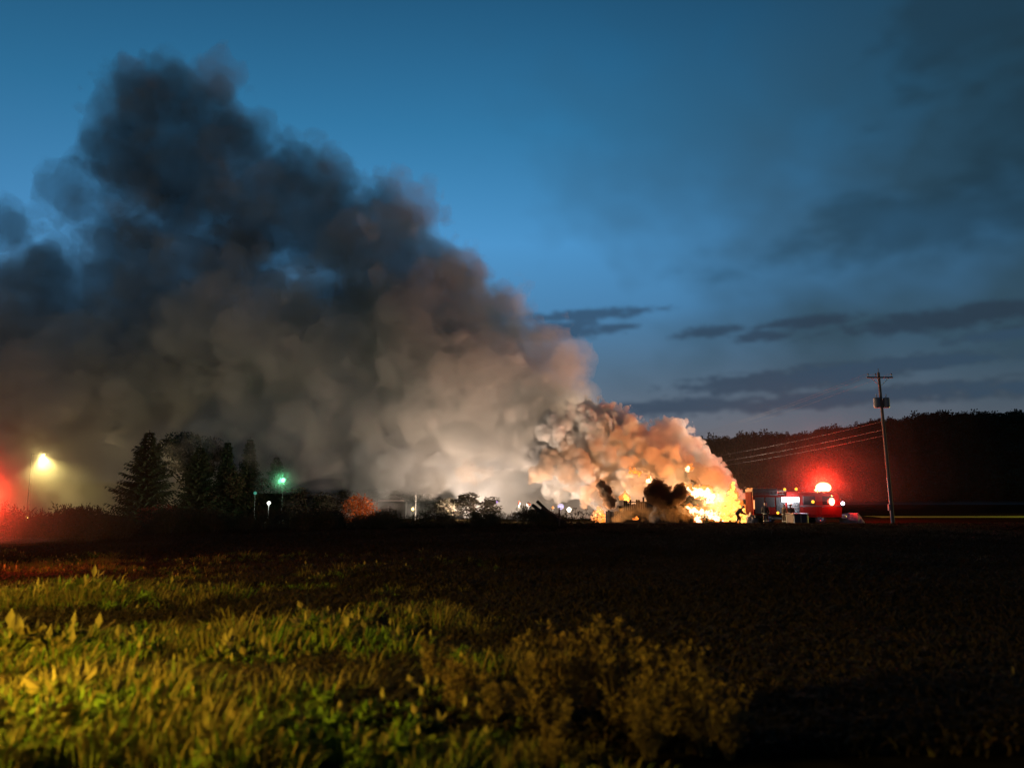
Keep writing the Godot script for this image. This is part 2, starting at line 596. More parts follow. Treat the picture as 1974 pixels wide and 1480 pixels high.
func hull_faces(st: SurfaceTool, c: Vector3, h: Vector3, b: float) -> void:
	var i := h - Vector3(b, b, b)
	var axes := [Vector3(1, 0, 0), Vector3(0, 1, 0), Vector3(0, 0, 1)]
	for a in 3:
		var u: Vector3 = axes[(a + 1) % 3]
		var v: Vector3 = axes[(a + 2) % 3]
		var n: Vector3 = axes[a]
		for s in [-1.0, 1.0]:
			var o: Vector3 = c + n * h[a] * s
			var du: Vector3 = u * i[(a + 1) % 3]
			var dv: Vector3 = v * i[(a + 2) % 3]
			face(st, [o - du - dv, o + du - dv, o + du + dv, o - du + dv], n * s)
		# edges along axis a
		for s in [-1.0, 1.0]:
			for t in [-1.0, 1.0]:
				var along: Vector3 = n * i[a]
				var p: Vector3 = c + u * h[(a + 1) % 3] * s + v * i[(a + 2) % 3] * t
				var q: Vector3 = c + u * i[(a + 1) % 3] * s + v * h[(a + 2) % 3] * t
				face(st, [p - along, p + along, q + along, q - along], (u * s + v * t).normalized())
	for sx in [-1.0, 1.0]:
		for sy in [-1.0, 1.0]:
			for sz in [-1.0, 1.0]:
				var s := Vector3(sx, sy, sz)
				var k := c + i * s
				face(st, [k + Vector3(b * sx, 0, 0), k + Vector3(0, b * sy, 0), k + Vector3(0, 0, b * sz)], s.normalized())

func face(st: SurfaceTool, p: Array, n: Vector3) -> void:
	# clockwise seen from outside
	var q := p
	if (p[1] - p[0]).cross(p[2] - p[0]).dot(n) > 0:
		q = p.duplicate()
		q.reverse()
	for i in range(1, q.size() - 1):
		for v in [q[0], q[i], q[i + 1]]:
			st.set_normal(n)
			st.add_vertex(v)

func begin() -> SurfaceTool:
	var st := SurfaceTool.new()
	st.begin(Mesh.PRIMITIVE_TRIANGLES)
	return st

func block(lo: Vector3, hi: Vector3, bevel := 0.02) -> ArrayMesh:
	var st := begin()
	box_on(st, lo, hi, bevel)
	return st.commit()

# a solid of revolution round `axis` through c: rows of (distance along, radius)
func lathe(c: Vector3, axis: Vector3, rows: Array, n := 20) -> ArrayMesh:
	var st := begin()
	lathe_on(st, c, axis, rows, n)
	return st.commit()

func lathe_on(st: SurfaceTool, c: Vector3, axis: Vector3, rows: Array, n := 20) -> void:
	var d := axis.normalized()
	var u := d.cross(Vector3(0.13, 0.37, 0.92)).normalized()
	var w := d.cross(u)
	for i in n:
		var o0 := u * cos(TAU * i / n) + w * sin(TAU * i / n)
		var o1 := u * cos(TAU * (i + 1) / n) + w * sin(TAU * (i + 1) / n)
		for k in rows.size() - 1:
			var a: Array = rows[k]
			var b: Array = rows[k + 1]
			var slope: Vector3 = ((o0 + o1) * 0.5 * (b[0] - a[0]) - d * (b[1] - a[1])).normalized()
			face(st, [c + d * a[0] + o0 * a[1], c + d * b[0] + o0 * b[1], c + d * b[0] + o1 * b[1], c + d * a[0] + o1 * a[1]], slope)

func rod(a: Vector3, b: Vector3, ra: float, rb := -1.0, n := 10) -> ArrayMesh:
	var e := ra if rb < 0 else rb
	var l := a.distance_to(b)
	return lathe(a, b - a, [[0.0, 0.0], [0.0, ra], [l, e], [l, 0.0]], n)

func rod_on(st: SurfaceTool, a: Vector3, b: Vector3, ra: float, rb := -1.0, n := 10) -> void:
	var e := ra if rb < 0 else rb
	var l := a.distance_to(b)
	lathe_on(st, a, b - a, [[0.0, 0.0], [0.0, ra], [l, e], [l, 0.0]], n)

# an outline in the x-y plane, given thickness from z0 to z1
func slab(outline: PackedVector2Array, z0: float, z1: float) -> ArrayMesh:
	var st := begin()
	var tri := Geometry2D.triangulate_polygon(outline)
	for i in range(0, tri.size(), 3):
		var a := outline[tri[i]]
		var b := outline[tri[i + 1]]
		var c := outline[tri[i + 2]]
		face(st, [Vector3(a.x, a.y, z1), Vector3(b.x, b.y, z1), Vector3(c.x, c.y, z1)], Vector3(0, 0, 1))
		face(st, [Vector3(a.x, a.y, z0), Vector3(b.x, b.y, z0), Vector3(c.x, c.y, z0)], Vector3(0, 0, -1))
	var turn := 1.0 if not Geometry2D.is_polygon_clockwise(outline) else -1.0
	for i in outline.size():
		var a := outline[i]
		var b := outline[(i + 1) % outline.size()]
		var e := b - a
		face(st, [Vector3(a.x, a.y, z0), Vector3(b.x, b.y, z0), Vector3(b.x, b.y, z1), Vector3(a.x, a.y, z1)], Vector3(e.y, -e.x, 0).normalized() * turn)
	return st.commit()

func orb(c: Vector3, r: Vector3, n := 14) -> ArrayMesh:
	var rows := []
	for k in n / 2 + 1:
		var t := PI * k / (n / 2)
		rows.append([-cos(t), sin(t)])
	var st := begin()
	for k in n / 2:
		for i in n:
			var q := []
			for e in [[k, i], [k + 1, i], [k + 1, i + 1], [k, i + 1]]:
				var a: float = TAU * e[1] / n
				q.append(c + Vector3(rows[e[0]][1] * cos(a), rows[e[0]][0], rows[e[0]][1] * sin(a)) * r)
			var m: Vector3 = ((q[0] + q[1] + q[2] + q[3]) / 4.0 - c)
			for tr in [[0, 1, 2], [0, 2, 3]]:
				var tri := [q[tr[0]], q[tr[1]], q[tr[2]]]
				if (tri[1] - tri[0]).cross(tri[2] - tri[0]).length() < 1e-9:
					continue
				if (tri[1] - tri[0]).cross(tri[2] - tri[0]).dot(m) > 0:
					tri.reverse()
				for v in tri:
					st.set_normal(((v - c) / (r * r)).normalized())
					st.add_vertex(v)
	return st.commit()

# ---------------------------------------------------------------- flames
func flame(label: String, px: float, py: float, depth: float, tongues: Array, m: Material, group := "flames at the foot of the smoke") -> void:
	# tongues: [dx, dy, radius] in metres; a shape licked upwards with a ragged edge
	var base := at(px, py, depth)
	var puffs := []
	var outer := []
	for t in tongues:
		var z := rng.randf_range(-0.25, 0.25)
		puffs.append(Vector4(t[0], t[1], z, t[2] * 0.72))
		outer.append(Vector4(t[0] + rng.randf_range(-0.1, 0.1), t[1] + 0.12, z, t[2] * 1.05))
	var t := thing("flame", label, "flame", base, 0.0, group)
	obj("fire_tongue", smoke_mesh(puffs, 0.055, billows(0.42, 3, rng.randi() % 1000), 0.26, 0.0, 0.09), m, t)
	obj("fire_veil", smoke_mesh(outer, 0.075, billows(0.6, 3, rng.randi() % 1000), 0.34, 0.0, 0.12), veil, t)

var veil: StandardMaterial3D

# ---------------------------------------------------------------- people
class Bones:
	var list := []
	func add(a: Vector3, b: Vector3, ra: float, rb: float) -> void:
		list.append([a, b, ra, rb])

func capsule_field(bones: Array, cell: float, join: float) -> ArrayMesh:
	var lo := Vector3(1e9, 1e9, 1e9)
	var hi := -lo
	for q in bones:
		var r: float = maxf(q[2], q[3]) + join + 2 * cell
		lo = lo.min((q[0] as Vector3).min(q[1]) - Vector3(r, r, r))
		hi = hi.max((q[0] as Vector3).max(q[1]) + Vector3(r, r, r))
	var nx := int((hi.x - lo.x) / cell) + 3
	var ny := int((hi.y - lo.y) / cell) + 3
	var nz := int((hi.z - lo.z) / cell) + 3
	var f := PackedFloat32Array()
	f.resize(nx * ny * nz)
	f.fill(1.0)
	for q in bones:
		var a: Vector3 = q[0]
		var b: Vector3 = q[1]
		var r: float = maxf(q[2], q[3]) + join * 1.5 + cell
		var l0 := (a.min(b) - Vector3(r, r, r) - lo) / cell
		var l1 := (a.max(b) + Vector3(r, r, r) - lo) / cell
		var ab := b - a
		var ll := maxf(ab.length_squared(), 1e-9)
		for k in range(maxi(0, int(l0.z)), mini(nz, int(l1.z) + 2)):
			for j in range(maxi(0, int(l0.y)), mini(ny, int(l1.y) + 2)):
				for i in range(maxi(0, int(l0.x)), mini(nx, int(l1.x) + 2)):
					var p := lo + Vector3(i, j, k) * cell
					var t := clampf((p - a).dot(ab) / ll, 0, 1)
					var d := p.distance_to(a + ab * t) - lerpf(q[2], q[3], t)
					var n := (k * ny + j) * nx + i
					var e := f[n]
					var h := maxf(join - absf(d - e), 0.0) / join
					f[n] = minf(d, e) - h * h * join * 0.25
	return nets(f, nx, ny, nz, lo, cell, true)

# pose: joints in metres, figure stands at the origin and faces +z before it is turned
func person(label: String, where: Vector3, turn: float, pose: Dictionary, coat: Material, trim: Material, hat: Material) -> Node3D:
	var t := thing("person", label, "person", where, turn)
	var j := pose
	var b := Bones.new()
	var skin := flat(Color(0.35, 0.2, 0.14), 0.6)
	b.add(j.pelvis + Vector3(-0.07, 0, 0), j.pelvis + Vector3(0.07, 0, 0), 0.135, 0.135)
	b.add(j.pelvis, j.chest, 0.155, 0.175)
	b.add(j.chest + Vector3(-0.09, 0.03, 0), j.chest + Vector3(0.09, 0.03, 0), 0.155, 0.155)
	b.add(j.chest, j.neck, 0.13, 0.065)
	b.add(j.neck, j.head + (j.neck - j.head) * 0.3, 0.062, 0.065)
	for s in ["l", "r"]:
		b.add(j["hip_" + s], j["knee_" + s], 0.105, 0.080)
		b.add(j["knee_" + s], j["ankle_" + s], 0.085, 0.065)
		b.add(j["ankle_" + s] + Vector3(0, -0.02, 0), j["ankle_" + s] + (j.get("toe_" + s, Vector3(0, -0.05, 0.17))), 0.065, 0.05)
		b.add(j["shoulder_" + s], j["elbow_" + s], 0.085, 0.064)
		b.add(j["elbow_" + s], j["wrist_" + s], 0.064, 0.046)
	obj("body", capsule_field(b.list, 0.024, 0.05), coat, t)
	# head with brow, nose, chin and ears
	var hb := Bones.new()
	var f: Vector3 = j.face
	var up: Vector3 = (j.head - j.neck).normalized()
	var side := up.cross(f).normalized()
	hb.add(j.head + up * 0.02 - f * 0.015, j.head + up * 0.03 + f * 0.005, 0.092, 0.092)
	hb.add(j.head - up * 0.02, j.head - up * 0.09 + f * 0.045, 0.075, 0.042)
	hb.add(j.head + f * 0.09 + up * 0.01, j.head + f * 0.112 - up * 0.025, 0.010, 0.015)
	hb.add(j.head + f * 0.085 - up * 0.06 - side * 0.018, j.head + f * 0.085 - up * 0.06 + side * 0.018, 0.010, 0.010)
	for s in [-1.0, 1.0]:
		hb.add(j.head + side * 0.090 * s + up * 0.01, j.head + side * 0.092 * s - up * 0.03, 0.016, 0.012)
	obj("head", capsule_field(hb.list, 0.010, 0.012), skin, t)
	for s in [-1.0, 1.0]:
		obj("eye", orb(j.head + f * 0.083 + side * 0.032 * s + up * 0.012, Vector3.ONE * 0.014, 8), flat(Color(0.5, 0.5, 0.5), 0.3), t)
	# gloved hands, each with four fingers and a thumb, curled
	for s in ["l", "r"]:
		var w: Vector3 = j["wrist_" + s]
		var d: Vector3 = (w - j["elbow_" + s]).normalized()
		var palm := d.cross(Vector3(0, 0, 1) if absf(d.z) < 0.8 else Vector3(0, 1, 0)).normalized()
		var cross := d.cross(palm).normalized()
		var g := Bones.new()
		g.add(w, w + d * 0.085, 0.030, 0.034)
		for k in 4:
			var root := w + d * 0.09 + cross * (k - 1.5) * 0.021
			var long: float = [0.075, 0.088, 0.082, 0.064][k]
			var mid := root + (d * 0.9 + palm * 0.4).normalized() * long * 0.5
			g.add(root - d * 0.02, mid, 0.0105, 0.010)
			g.add(mid, mid + (d * 0.35 + palm).normalized() * long * 0.5, 0.010, 0.009)
		var th := w + d * 0.025 - cross * 0.03
		g.add(th, th + (d - cross * 0.9 + palm * 0.4).normalized() * 0.045, 0.014, 0.012)
		g.add(th + (d - cross * 0.9 + palm * 0.4).normalized() * 0.045, th + (d - cross * 0.4 + palm * 0.9).normalized() * 0.085, 0.012, 0.010)
		obj("glove", capsule_field(g.list, 0.007, 0.008), flat(Color(0.04, 0.03, 0.02)), t)
	# helmet: dome and brim
	var hm := begin()
	var hc: Vector3 = j.head + up * 0.05
	lathe_on(hm, hc, up, [[-0.01, 0.165], [0.0, 0.17], [0.012, 0.125], [0.05, 0.118], [0.09, 0.092], [0.115, 0.05], [0.122, 0.0]], 18)
	obj("helmet", hm.commit(), hat, t)
	# reflective bands round sleeves, hem and shins
	for q in pose.bands:
		var a: Vector3 = q[0]
		var e: Vector3 = q[1]
		obj("reflective_band", rod(a, e, q[2], q[2], 14), trim, t)
	return t

func stand(lean := 0.0, arms := "down") -> Dictionary:
	var p := {
		"pelvis": Vector3(0, 0.95, 0), "chest": Vector3(0, 1.30, 0.02 + lean), "neck": Vector3(0, 1.50, 0.02 + lean * 1.5), "head": Vector3(0, 1.66, 0.04 + lean * 1.8), "face": Vector3(0, 0, 1),
		"hip_l": Vector3(0.1, 0.92, 0), "hip_r": Vector3(-0.1, 0.92, 0), "knee_l": Vector3(0.13, 0.50, 0.03), "knee_r": Vector3(-0.13, 0.50, 0.05), "ankle_l": Vector3(0.14, 0.10, -0.02), "ankle_r": Vector3(-0.15, 0.10, 0.02),
		"shoulder_l": Vector3(0.20, 1.42, 0.02 + lean), "shoulder_r": Vector3(-0.20, 1.42, 0.02 + lean),
		"elbow_l": Vector3(0.27, 1.14, 0.0), "elbow_r": Vector3(-0.27, 1.14, 0.0), "wrist_l": Vector3(0.26, 0.90, 0.10), "wrist_r": Vector3(-0.26, 0.90, 0.10),
	}
	if arms == "front":
		p.elbow_l = Vector3(0.27, 1.16, 0.10); p.wrist_l = Vector3(0.12, 1.12, 0.34)
		p.elbow_r = Vector3(-0.27, 1.16, 0.10); p.wrist_r = Vector3(-0.10, 1.06, 0.32)
	p.bands = [[Vector3(0, 0.885, 0), Vector3(0, 0.935, 0), 0.19]]
	for s in ["l", "r"]:
		var e: Vector3 = p["elbow_" + s]
		var w: Vector3 = p["wrist_" + s]
		p.bands.append([e.lerp(w, 0.55), e.lerp(w, 0.8), 0.062])
		var k: Vector3 = p["knee_" + s]
		var a: Vector3 = p["ankle_" + s]
		p.bands.append([k.lerp(a, 0.45), k.lerp(a, 0.6), 0.085])
	return p

func stoop() -> Dictionary:
	var p := stand()
	p.pelvis = Vector3(0, 0.90, -0.12)
	p.chest = Vector3(0, 1.17, 0.12)
	p.neck = Vector3(0, 1.31, 0.27)
	p.head = Vector3(0, 1.43, 0.38)
	p.face = Vector3(0, -0.45, 0.89)
	p.hip_l = Vector3(0.1, 0.88, -0.12); p.hip_r = Vector3(-0.1, 0.88, -0.12)
	p.knee_l = Vector3(0.14, 0.50, 0.10); p.knee_r = Vector3(-0.14, 0.48, -0.02)
	p.ankle_l = Vector3(0.14, 0.10, 0.08); p.ankle_r = Vector3(-0.15, 0.10, -0.28)
	p.shoulder_l = Vector3(0.2, 1.26, 0.20); p.shoulder_r = Vector3(-0.2, 1.26, 0.20)
	p.elbow_l = Vector3(0.26, 1.0, 0.34); p.elbow_r = Vector3(-0.27, 0.98, 0.24)
	p.wrist_l = Vector3(0.12, 0.90, 0.58); p.wrist_r = Vector3(-0.10, 0.86, 0.50)
	p.bands = [[Vector3(0, 0.84, -0.14), Vector3(0, 0.89, -0.12), 0.19]]
	for s in ["l", "r"]:
		var k: Vector3 = p["knee_" + s]
		var a: Vector3 = p["ankle_" + s]
		p.bands.append([k.lerp(a, 0.45), k.lerp(a, 0.6), 0.085])
	return p

# ---------------------------------------------------------------- things at the fire
func fire_engine(where: Vector3) -> void:
	# 8.2 m long, nose to +x, seen from its +z side; origin on the ground under its rear left corner
	var t := thing("fire_engine", "red fire engine parked side-on right of the flames with lamps lit", "fire engine", where)
	var red := flat(Color(0.15, 0.010, 0.008), 0.4)
	var grey := flat(Color(0.05, 0.045, 0.045), 0.6, 0.3)
	var black := flat(Color(0.012, 0.012, 0.013), 0.7)
	var white := flat(Color(0.09, 0.075, 0.075), 0.7)
	red.metallic_specular = 0.12
	white.metallic_specular = 0.08
	var glass := flat(Color(0.01, 0.012, 0.014), 0.08)
	var chrome := flat(Color(0.6, 0.6, 0.6), 0.22, 0.9)
	obj("chassis", block(Vector3(0.2, 0.55, -2.3), Vector3(8.0, 0.80, -0.2)), black, t)
	var body := obj("rear_body", block(Vector3(0, 0.80, -2.5), Vector3(3.05, 2.55, 0), 0.04), red, t)
	for k in 3:
		var x := 0.15 + k * 0.97
		var lo_y := 0.92 if k != 1 else 1.52
		var d := obj("locker_shutter", block(Vector3(x, lo_y, 0.0), Vector3(x + 0.86, 2.42, 0.025), 0.008), grey, body)
		for s in 9:
			obj("slat", block(Vector3(x + 0.02, lo_y + 0.04 + s * (2.34 - lo_y) / 9.0, 0.025), Vector3(x + 0.84, lo_y + 0.02 + (s + 0.9) * (2.34 - lo_y) / 9.0, 0.036), 0.004), grey, body)
	obj("dark_rear_panel", block(Vector3(-0.05, 0.85, -2.3), Vector3(-0.002, 2.9, -0.2), 0.01), matt(Color(0.03, 0.008, 0.008)), t)  # added dark sheet that keeps firelight from brightening the tail
	var hb := obj("hose_bed", block(Vector3(0, 2.55, -2.45), Vector3(2.3, 3.18, -0.04), 0.03), white, t)
	obj("stripe", block(Vector3(0.02, 2.60, -0.042), Vector3(1.55, 2.78, -0.028), 0.004), red, hb)
	for k in 5:
		obj("hose_fold", rod(Vector3(0.1, 3.2, -0.35 - k * 0.42), Vector3(2.2, 3.2, -0.35 - k * 0.42), 0.07), flat(Color(0.3, 0.22, 0.1)), hb)
	var ld := obj("ladder", block(Vector3(0.05, 2.98, -0.04), Vector3(2.9, 3.05, 0.0), 0.01), grey, t)
	obj("ladder_rail", block(Vector3(0.05, 2.66, -0.04), Vector3(2.9, 2.72, 0.0), 0.01), grey, ld)
	for k in 9:
		obj("rung", rod(Vector3(0.25 + k * 0.31, 2.72, -0.02), Vector3(0.25 + k * 0.31, 2.98, -0.02), 0.016), grey, ld)
	obj("pump_house", block(Vector3(3.07, 0.80, -2.5), Vector3(4.25, 2.95, -0.03), 0.03), red, t)
	var pump := obj("pump_panel", block(Vector3(3.12, 0.95, -0.03), Vector3(4.2, 1.95, 0.01), 0.01), chrome, t)
	for k in 8:
		obj("gauge", lathe(Vector3(3.3 + (k % 4) * 0.24, 1.72 - (k / 4) * 0.24, 0.01), Vector3(0, 0, 1), [[0, 0.09], [0.03, 0.085], [0.032, 0.0]], 14), white, pump)
	for k in 3:
		obj("hose_outlet", rod(Vector3(3.4 + k * 0.28, 1.15, 0.01), Vector3(3.4 + k * 0.28, 1.12, 0.16), 0.06), chrome, pump)
	var work := glow(Color(0.82, 0.92, 1.0), 9.0)  # glowing blocks standing in for the bright white pump panel
	for k in 4:
		obj("white_glow_panel", block(Vector3(2.62 + k * 0.40, 1.98, 0.012), Vector3(2.98 + k * 0.40, 2.42, 0.10), 0.02), work, t)
	lamp(where + Vector3(3.4, 2.2, 0.5), Color(0.85, 0.93, 1.0), 7, 0.3)
	var cab := obj("cab", slab(PackedVector2Array([Vector2(4.27, 0.62), Vector2(8.05, 0.62), Vector2(8.12, 1.45), Vector2(7.80, 2.72), Vector2(7.62, 2.84), Vector2(4.27, 2.84)]), -2.48, -0.02), red, t)
	obj("windshield", slab(PackedVector2Array([Vector2(8.135, 1.52), Vector2(8.150, 1.52), Vector2(7.880, 2.60), Vector2(7.865, 2.60)]), -2.3, -0.2), glass, cab)
	for k in 2:
		var x := 4.45 + k * 1.75
		var d := obj("door", block(Vector3(x, 0.78, -0.02), Vector3(x + 1.35, 2.68, 0.015), 0.015), red, t)
		obj("window", block(Vector3(x + 0.12, 1.72, 0.015), Vector3(x + 1.22, 2.52, 0.022), 0.003), glass, d)
		obj("handle", block(Vector3(x + 0.1, 1.48, 0.015), Vector3(x + 0.28, 1.53, 0.05), 0.008), chrome, d)
	obj("white_band", block(Vector3(4.29, 1.56, 0.016), Vector3(8.06, 1.68, 0.022), 0.002), white, cab)
	obj("bumper", block(Vector3(8.05, 0.45, -2.5), Vector3(8.50, 0.82, 0.0), 0.04), chrome, t)
	obj("running_board", block(Vector3(1.55, 0.42, -0.30), Vector3(4.2, 0.56, 0.06), 0.01), grey, t)
	for x in [1.45, 6.15]:
		for z in [-0.22, -2.28]:
			var w := obj("wheel", lathe(Vector3(x, 0.52, z - 0.16), Vector3(0, 0, 1), [[0.0, 0.30], [0.0, 0.50], [0.05, 0.53], [0.27, 0.53], [0.32, 0.50], [0.32, 0.30]], 24), black, t)
			obj("rim", lathe(Vector3(x, 0.52, z + 0.02), Vector3(0, 0, 1), [[-0.12, 0.30], [0.10, 0.30], [0.11, 0.27], [0.05, 0.16], [0.10, 0.10], [0.12, 0.0]], 18), chrome, w)
	# lamps
	var lb := obj("light_bar", block(Vector3(6.35, 2.86, -2.2), Vector3(6.95, 2.96, -0.2), 0.02), black, t)
	var beam := glow(Color(1.0, 0.20, 0.09), 14.0)
	obj("red_lamp", orb(Vector3(6.70, 3.30, -0.55), Vector3(0.72, 0.46, 0.42), 18), beam, lb)  # made larger than the lamp so its shape includes the bloom
	obj("red_lamp", orb(Vector3(6.65, 3.08, -1.9), Vector3(0.26, 0.18, 0.28), 14), beam, lb)
	obj("red_side_lamp", orb(Vector3(7.18, 2.02, 0.05), Vector3(0.27, 0.36, 0.09), 16), glow(Color(1.0, 0.26, 0.16), 8.0), t)
	obj("headlight", orb(Vector3(8.20, 1.85, -0.02), Vector3(0.16, 0.16, 0.16), 12), glow(Color(0.72, 0.78, 1.0), 9.0), t)
	var amber := glow(Color(1.0, 0.42, 0.03), 2.2)
	for p in [[2.95, 3.12, -0.02, 0.13], [4.0, 3.15, -0.02, 0.14], [5.45, 2.0, 0.05, 0.15], [2.2, 1.0, 0.05, 0.13]]:
		obj("amber_lamp", orb(Vector3(p[0], p[1], p[2]), Vector3(p[3], p[3], 0.09), 12), amber, t)
	obj("tail_marker", block(Vector3(0.02, 1.35, 0.0), Vector3(0.12, 2.15, 0.05), 0.01), glow(Color(1.0, 0.34, 0.12), 2.0), t)
	obj("mirror", block(Vector3(7.05, 2.02, 0.12), Vector3(7.13, 2.62, 0.26), 0.02), chrome, t)
	obj("exhaust", rod(Vector3(5.95, 2.84, -0.1), Vector3(5.95, 3.1, -0.1), 0.05), chrome, t)
	lamp(where + Vector3(6.7, 3.95, -1.1), Color(1.0, 0.022, 0.008), RED, 0.30)
	lamp(where + Vector3(7.18, 2.02, 0.55), Color(1.0, 0.06, 0.03), RED * 0.012, 0.2)

func portable_tank(where: Vector3) -> void:
	var t := thing("portable_tank", "dark folding water tank standing in front of the fire engine", "water tank", where)
	obj("liner", block(Vector3(-0.62, 0.0, -1.0), Vector3(0.62, 1.02, 1.0), 0.10), flat(Color(0.02, 0.018, 0.03), 0.8), t)
	var st := begin()
	for z in [-1.03, 1.03]:
		rod_on(st, Vector3(-0.66, 1.0, z), Vector3(0.66, 1.0, z), 0.03)
		for x in [-0.6, 0.0, 0.6]:
			rod_on(st, Vector3(x, 0.0, z), Vector3(x, 1.0, z), 0.022)
	for x in [-0.66, 0.66]:
		rod_on(st, Vector3(x, 1.0, -1.03), Vector3(x, 1.0, 1.03), 0.03)
	obj("frame", st.commit(), flat(Color(0.25, 0.25, 0.26), 0.4, 0.8), t)

func work_lamp(called: String, label: String, where: Vector3, h: float, c: Color, glow_e: float, light_e: float, r := Vector3(0.14, 0.14, 0.10), lit := Vector3(0, 0, 0.35)) -> Node3D:
	# a lamp head on a stand of three legs
	var t := thing(called, label, "lamp", where)
	var metal := flat(Color(0.015, 0.015, 0.015), 0.8)
	for k in 3:
		var a := TAU * k / 3 + 0.4
		obj("leg", rod(Vector3(cos(a) * 0.32, 0.0, sin(a) * 0.32), Vector3(0, minf(0.6, h * 0.6), 0), 0.014), metal, t)
	obj("post", rod(Vector3(0, minf(0.5, h * 0.5), 0), Vector3(0, h - r.y, 0), 0.014), metal, t)
	obj("housing", lathe(Vector3(0, h, -0.16), Vector3(0, 0, 1), [[0.0, 0.0], [0.0, r.x * 0.7], [0.13, r.x * 1.05], [0.13, 0.0]], 14), metal, t)
	obj("lens", orb(Vector3(0, h, 0.0), r, 14), glow(c, glow_e), t)
	lamp(where + Vector3(0, h, 0) + lit, c, light_e, r.x)
	return t

func street_lamp(where: Vector3, h: float) -> void:
	var t := thing("street_lamp", "street lamp with a warm white cone of light in the smoke at the far left", "street lamp", where)
	var metal := flat(Color(0.12, 0.12, 0.11), 0.5, 0.5)
	obj("pole", rod(Vector3(-1.3, 0, 0), Vector3(-1.3, h + 0.25, 0), 0.09, 0.06), metal, t)
	obj("arm", rod(Vector3(-1.3, h + 0.2, 0), Vector3(0.1, h + 0.32, 0), 0.04), metal, t)
	var hd := obj("lamp_head", orb(Vector3(0, h + 0.24, 0), Vector3(0.42, 0.13, 0.2), 14), metal, t)
	obj("lens", orb(Vector3(0, h + 0.08, 0), Vector3(0.22, 0.14, 0.16), 14), glow(Color(1.0, 0.78, 0.30), 7.0), hd)
	var s := SpotLight3D.new()
	s.name = "street_lamp_light"
	s.light_color = Color(1.0, 0.82, 0.26).linear_to_srgb()
	s.light_energy = LAMP
	s.light_size = 0.12
	s.spot_angle = 72.0
	s.spot_angle_attenuation = 1.0
	s.spot_range = 200.0
	s.spot_attenuation = 2.0
	s.shadow_enabled = true
	add_child(s)
	s.position = where + Vector3(0, h - 0.15, 0)
	s.rotation = Vector3(-PI / 2, 0, 0)
	s.rotate_z(0.25)
	lamp(where + Vector3(0.1, h - 0.25, 0.3), Color(1.0, 0.82, 0.30), 5.0, 0.15)

func utility_pole(called: String, label: String, foot: Vector3, head: Vector3, cans: bool, group := "") -> Node3D:
	var t := thing(called, label, "utility pole", foot, 0.0, group)
	var wood := flat(Color(0.09, 0.07, 0.055), 0.9)
	var n := NoiseTexture2D.new()
	n.width = 128
	n.height = 128
	n.seamless = true
	n.noise = FastNoiseLite.new()
	n.noise.frequency = 0.05
	wood.heightmap_enabled = true
	wood.heightmap_texture = n
	wood.heightmap_scale = 0.6
	wood.uv1_triplanar = true
	wood.uv1_scale = Vector3(6, 0.5, 6)
	var top := head - foot
	var h := top.length()
	obj("shaft", rod(Vector3(0, -0.3, 0), top, 0.17, 0.11, 16), wood, t)
	var arm := top * (1.0 - 0.45 / h)
	var metal := flat(Color(0.14, 0.14, 0.14), 0.5, 0.4)
	var ca := obj("crossarm", block(arm + Vector3(-1.12, -0.06, 0.12), arm + Vector3(1.12, 0.06, 0.24)), wood, t)
	for x in [-1.0, -0.35, 1.0]:
		obj("insulator", lathe(arm + Vector3(x, 0.06, 0.18), Vector3.UP, [[0, 0.02], [0.12, 0.02], [0.12, 0.055], [0.18, 0.05], [0.2, 0.06], [0.28, 0.045], [0.30, 0.0]], 10), metal, ca)
	obj("pin", rod(top, top + Vector3(0, 0.35, 0), 0.03), metal, t)
	for s in [-1.0, 1.0]:
		obj("brace", rod(arm + Vector3(0.75 * s, -0.05, 0.2), arm * (1 - 0.7 / h) + Vector3(0.1 * s, 0, 0.14), 0.02), metal, t)
	if cans:
		var tc := top * (1.0 - 2.6 / h)
		for s in [-1.0, 1.0]:
			var c := obj("transformer", lathe(tc + Vector3(0.40 * s, -0.45, 0.05), Vector3.UP, [[0, 0], [0, 0.25], [0.06, 0.28], [0.80, 0.28], [0.86, 0.24], [0.90, 0.0]], 18), metal, t)
			obj("bushing", rod(tc + Vector3(0.40 * s, 0.45, 0.05), tc + Vector3(0.42 * s, 0.72, 0.05), 0.035), metal, c)
			obj("bracket", block(tc + Vector3(minf(0.1 * s, 0.3 * s), -0.1, 0.0), tc + Vector3(maxf(0.1 * s, 0.3 * s), 0.0, 0.1)), metal, c)
		obj("junction_box", block(top * 0.105 + Vector3(-0.34, -0.25, 0.02), top * 0.105 + Vector3(-0.16, 0.3, 0.26)), metal, t)
		obj("cable_guard", rod(Vector3(-0.17, 0.0, 0.1), top * 0.30 + Vector3(-0.15, 0, 0.09), 0.045), flat(Color(0.40, 0.38, 0.37), 0.5), t)
	return t

func wire(label: String, a: Vector3, b: Vector3, sag: float, r: float) -> void:
	var l := begin()
	var prev := a
	for k in range(1, 25):
		var u := k / 24.0
		var p := a.lerp(b, u) - Vector3(0, 4.0 * sag * u * (1 - u), 0)
		rod_on(l, prev, p, r, r, 5)
		prev = p
	var o := obj("overhead_wire", l.commit(), flat(Color(0.05, 0.05, 0.05) if r < 0.008 else Color(0.06, 0.06, 0.06), 0.7))
	tag(o, label, "wire", "wires strung from the utility pole")

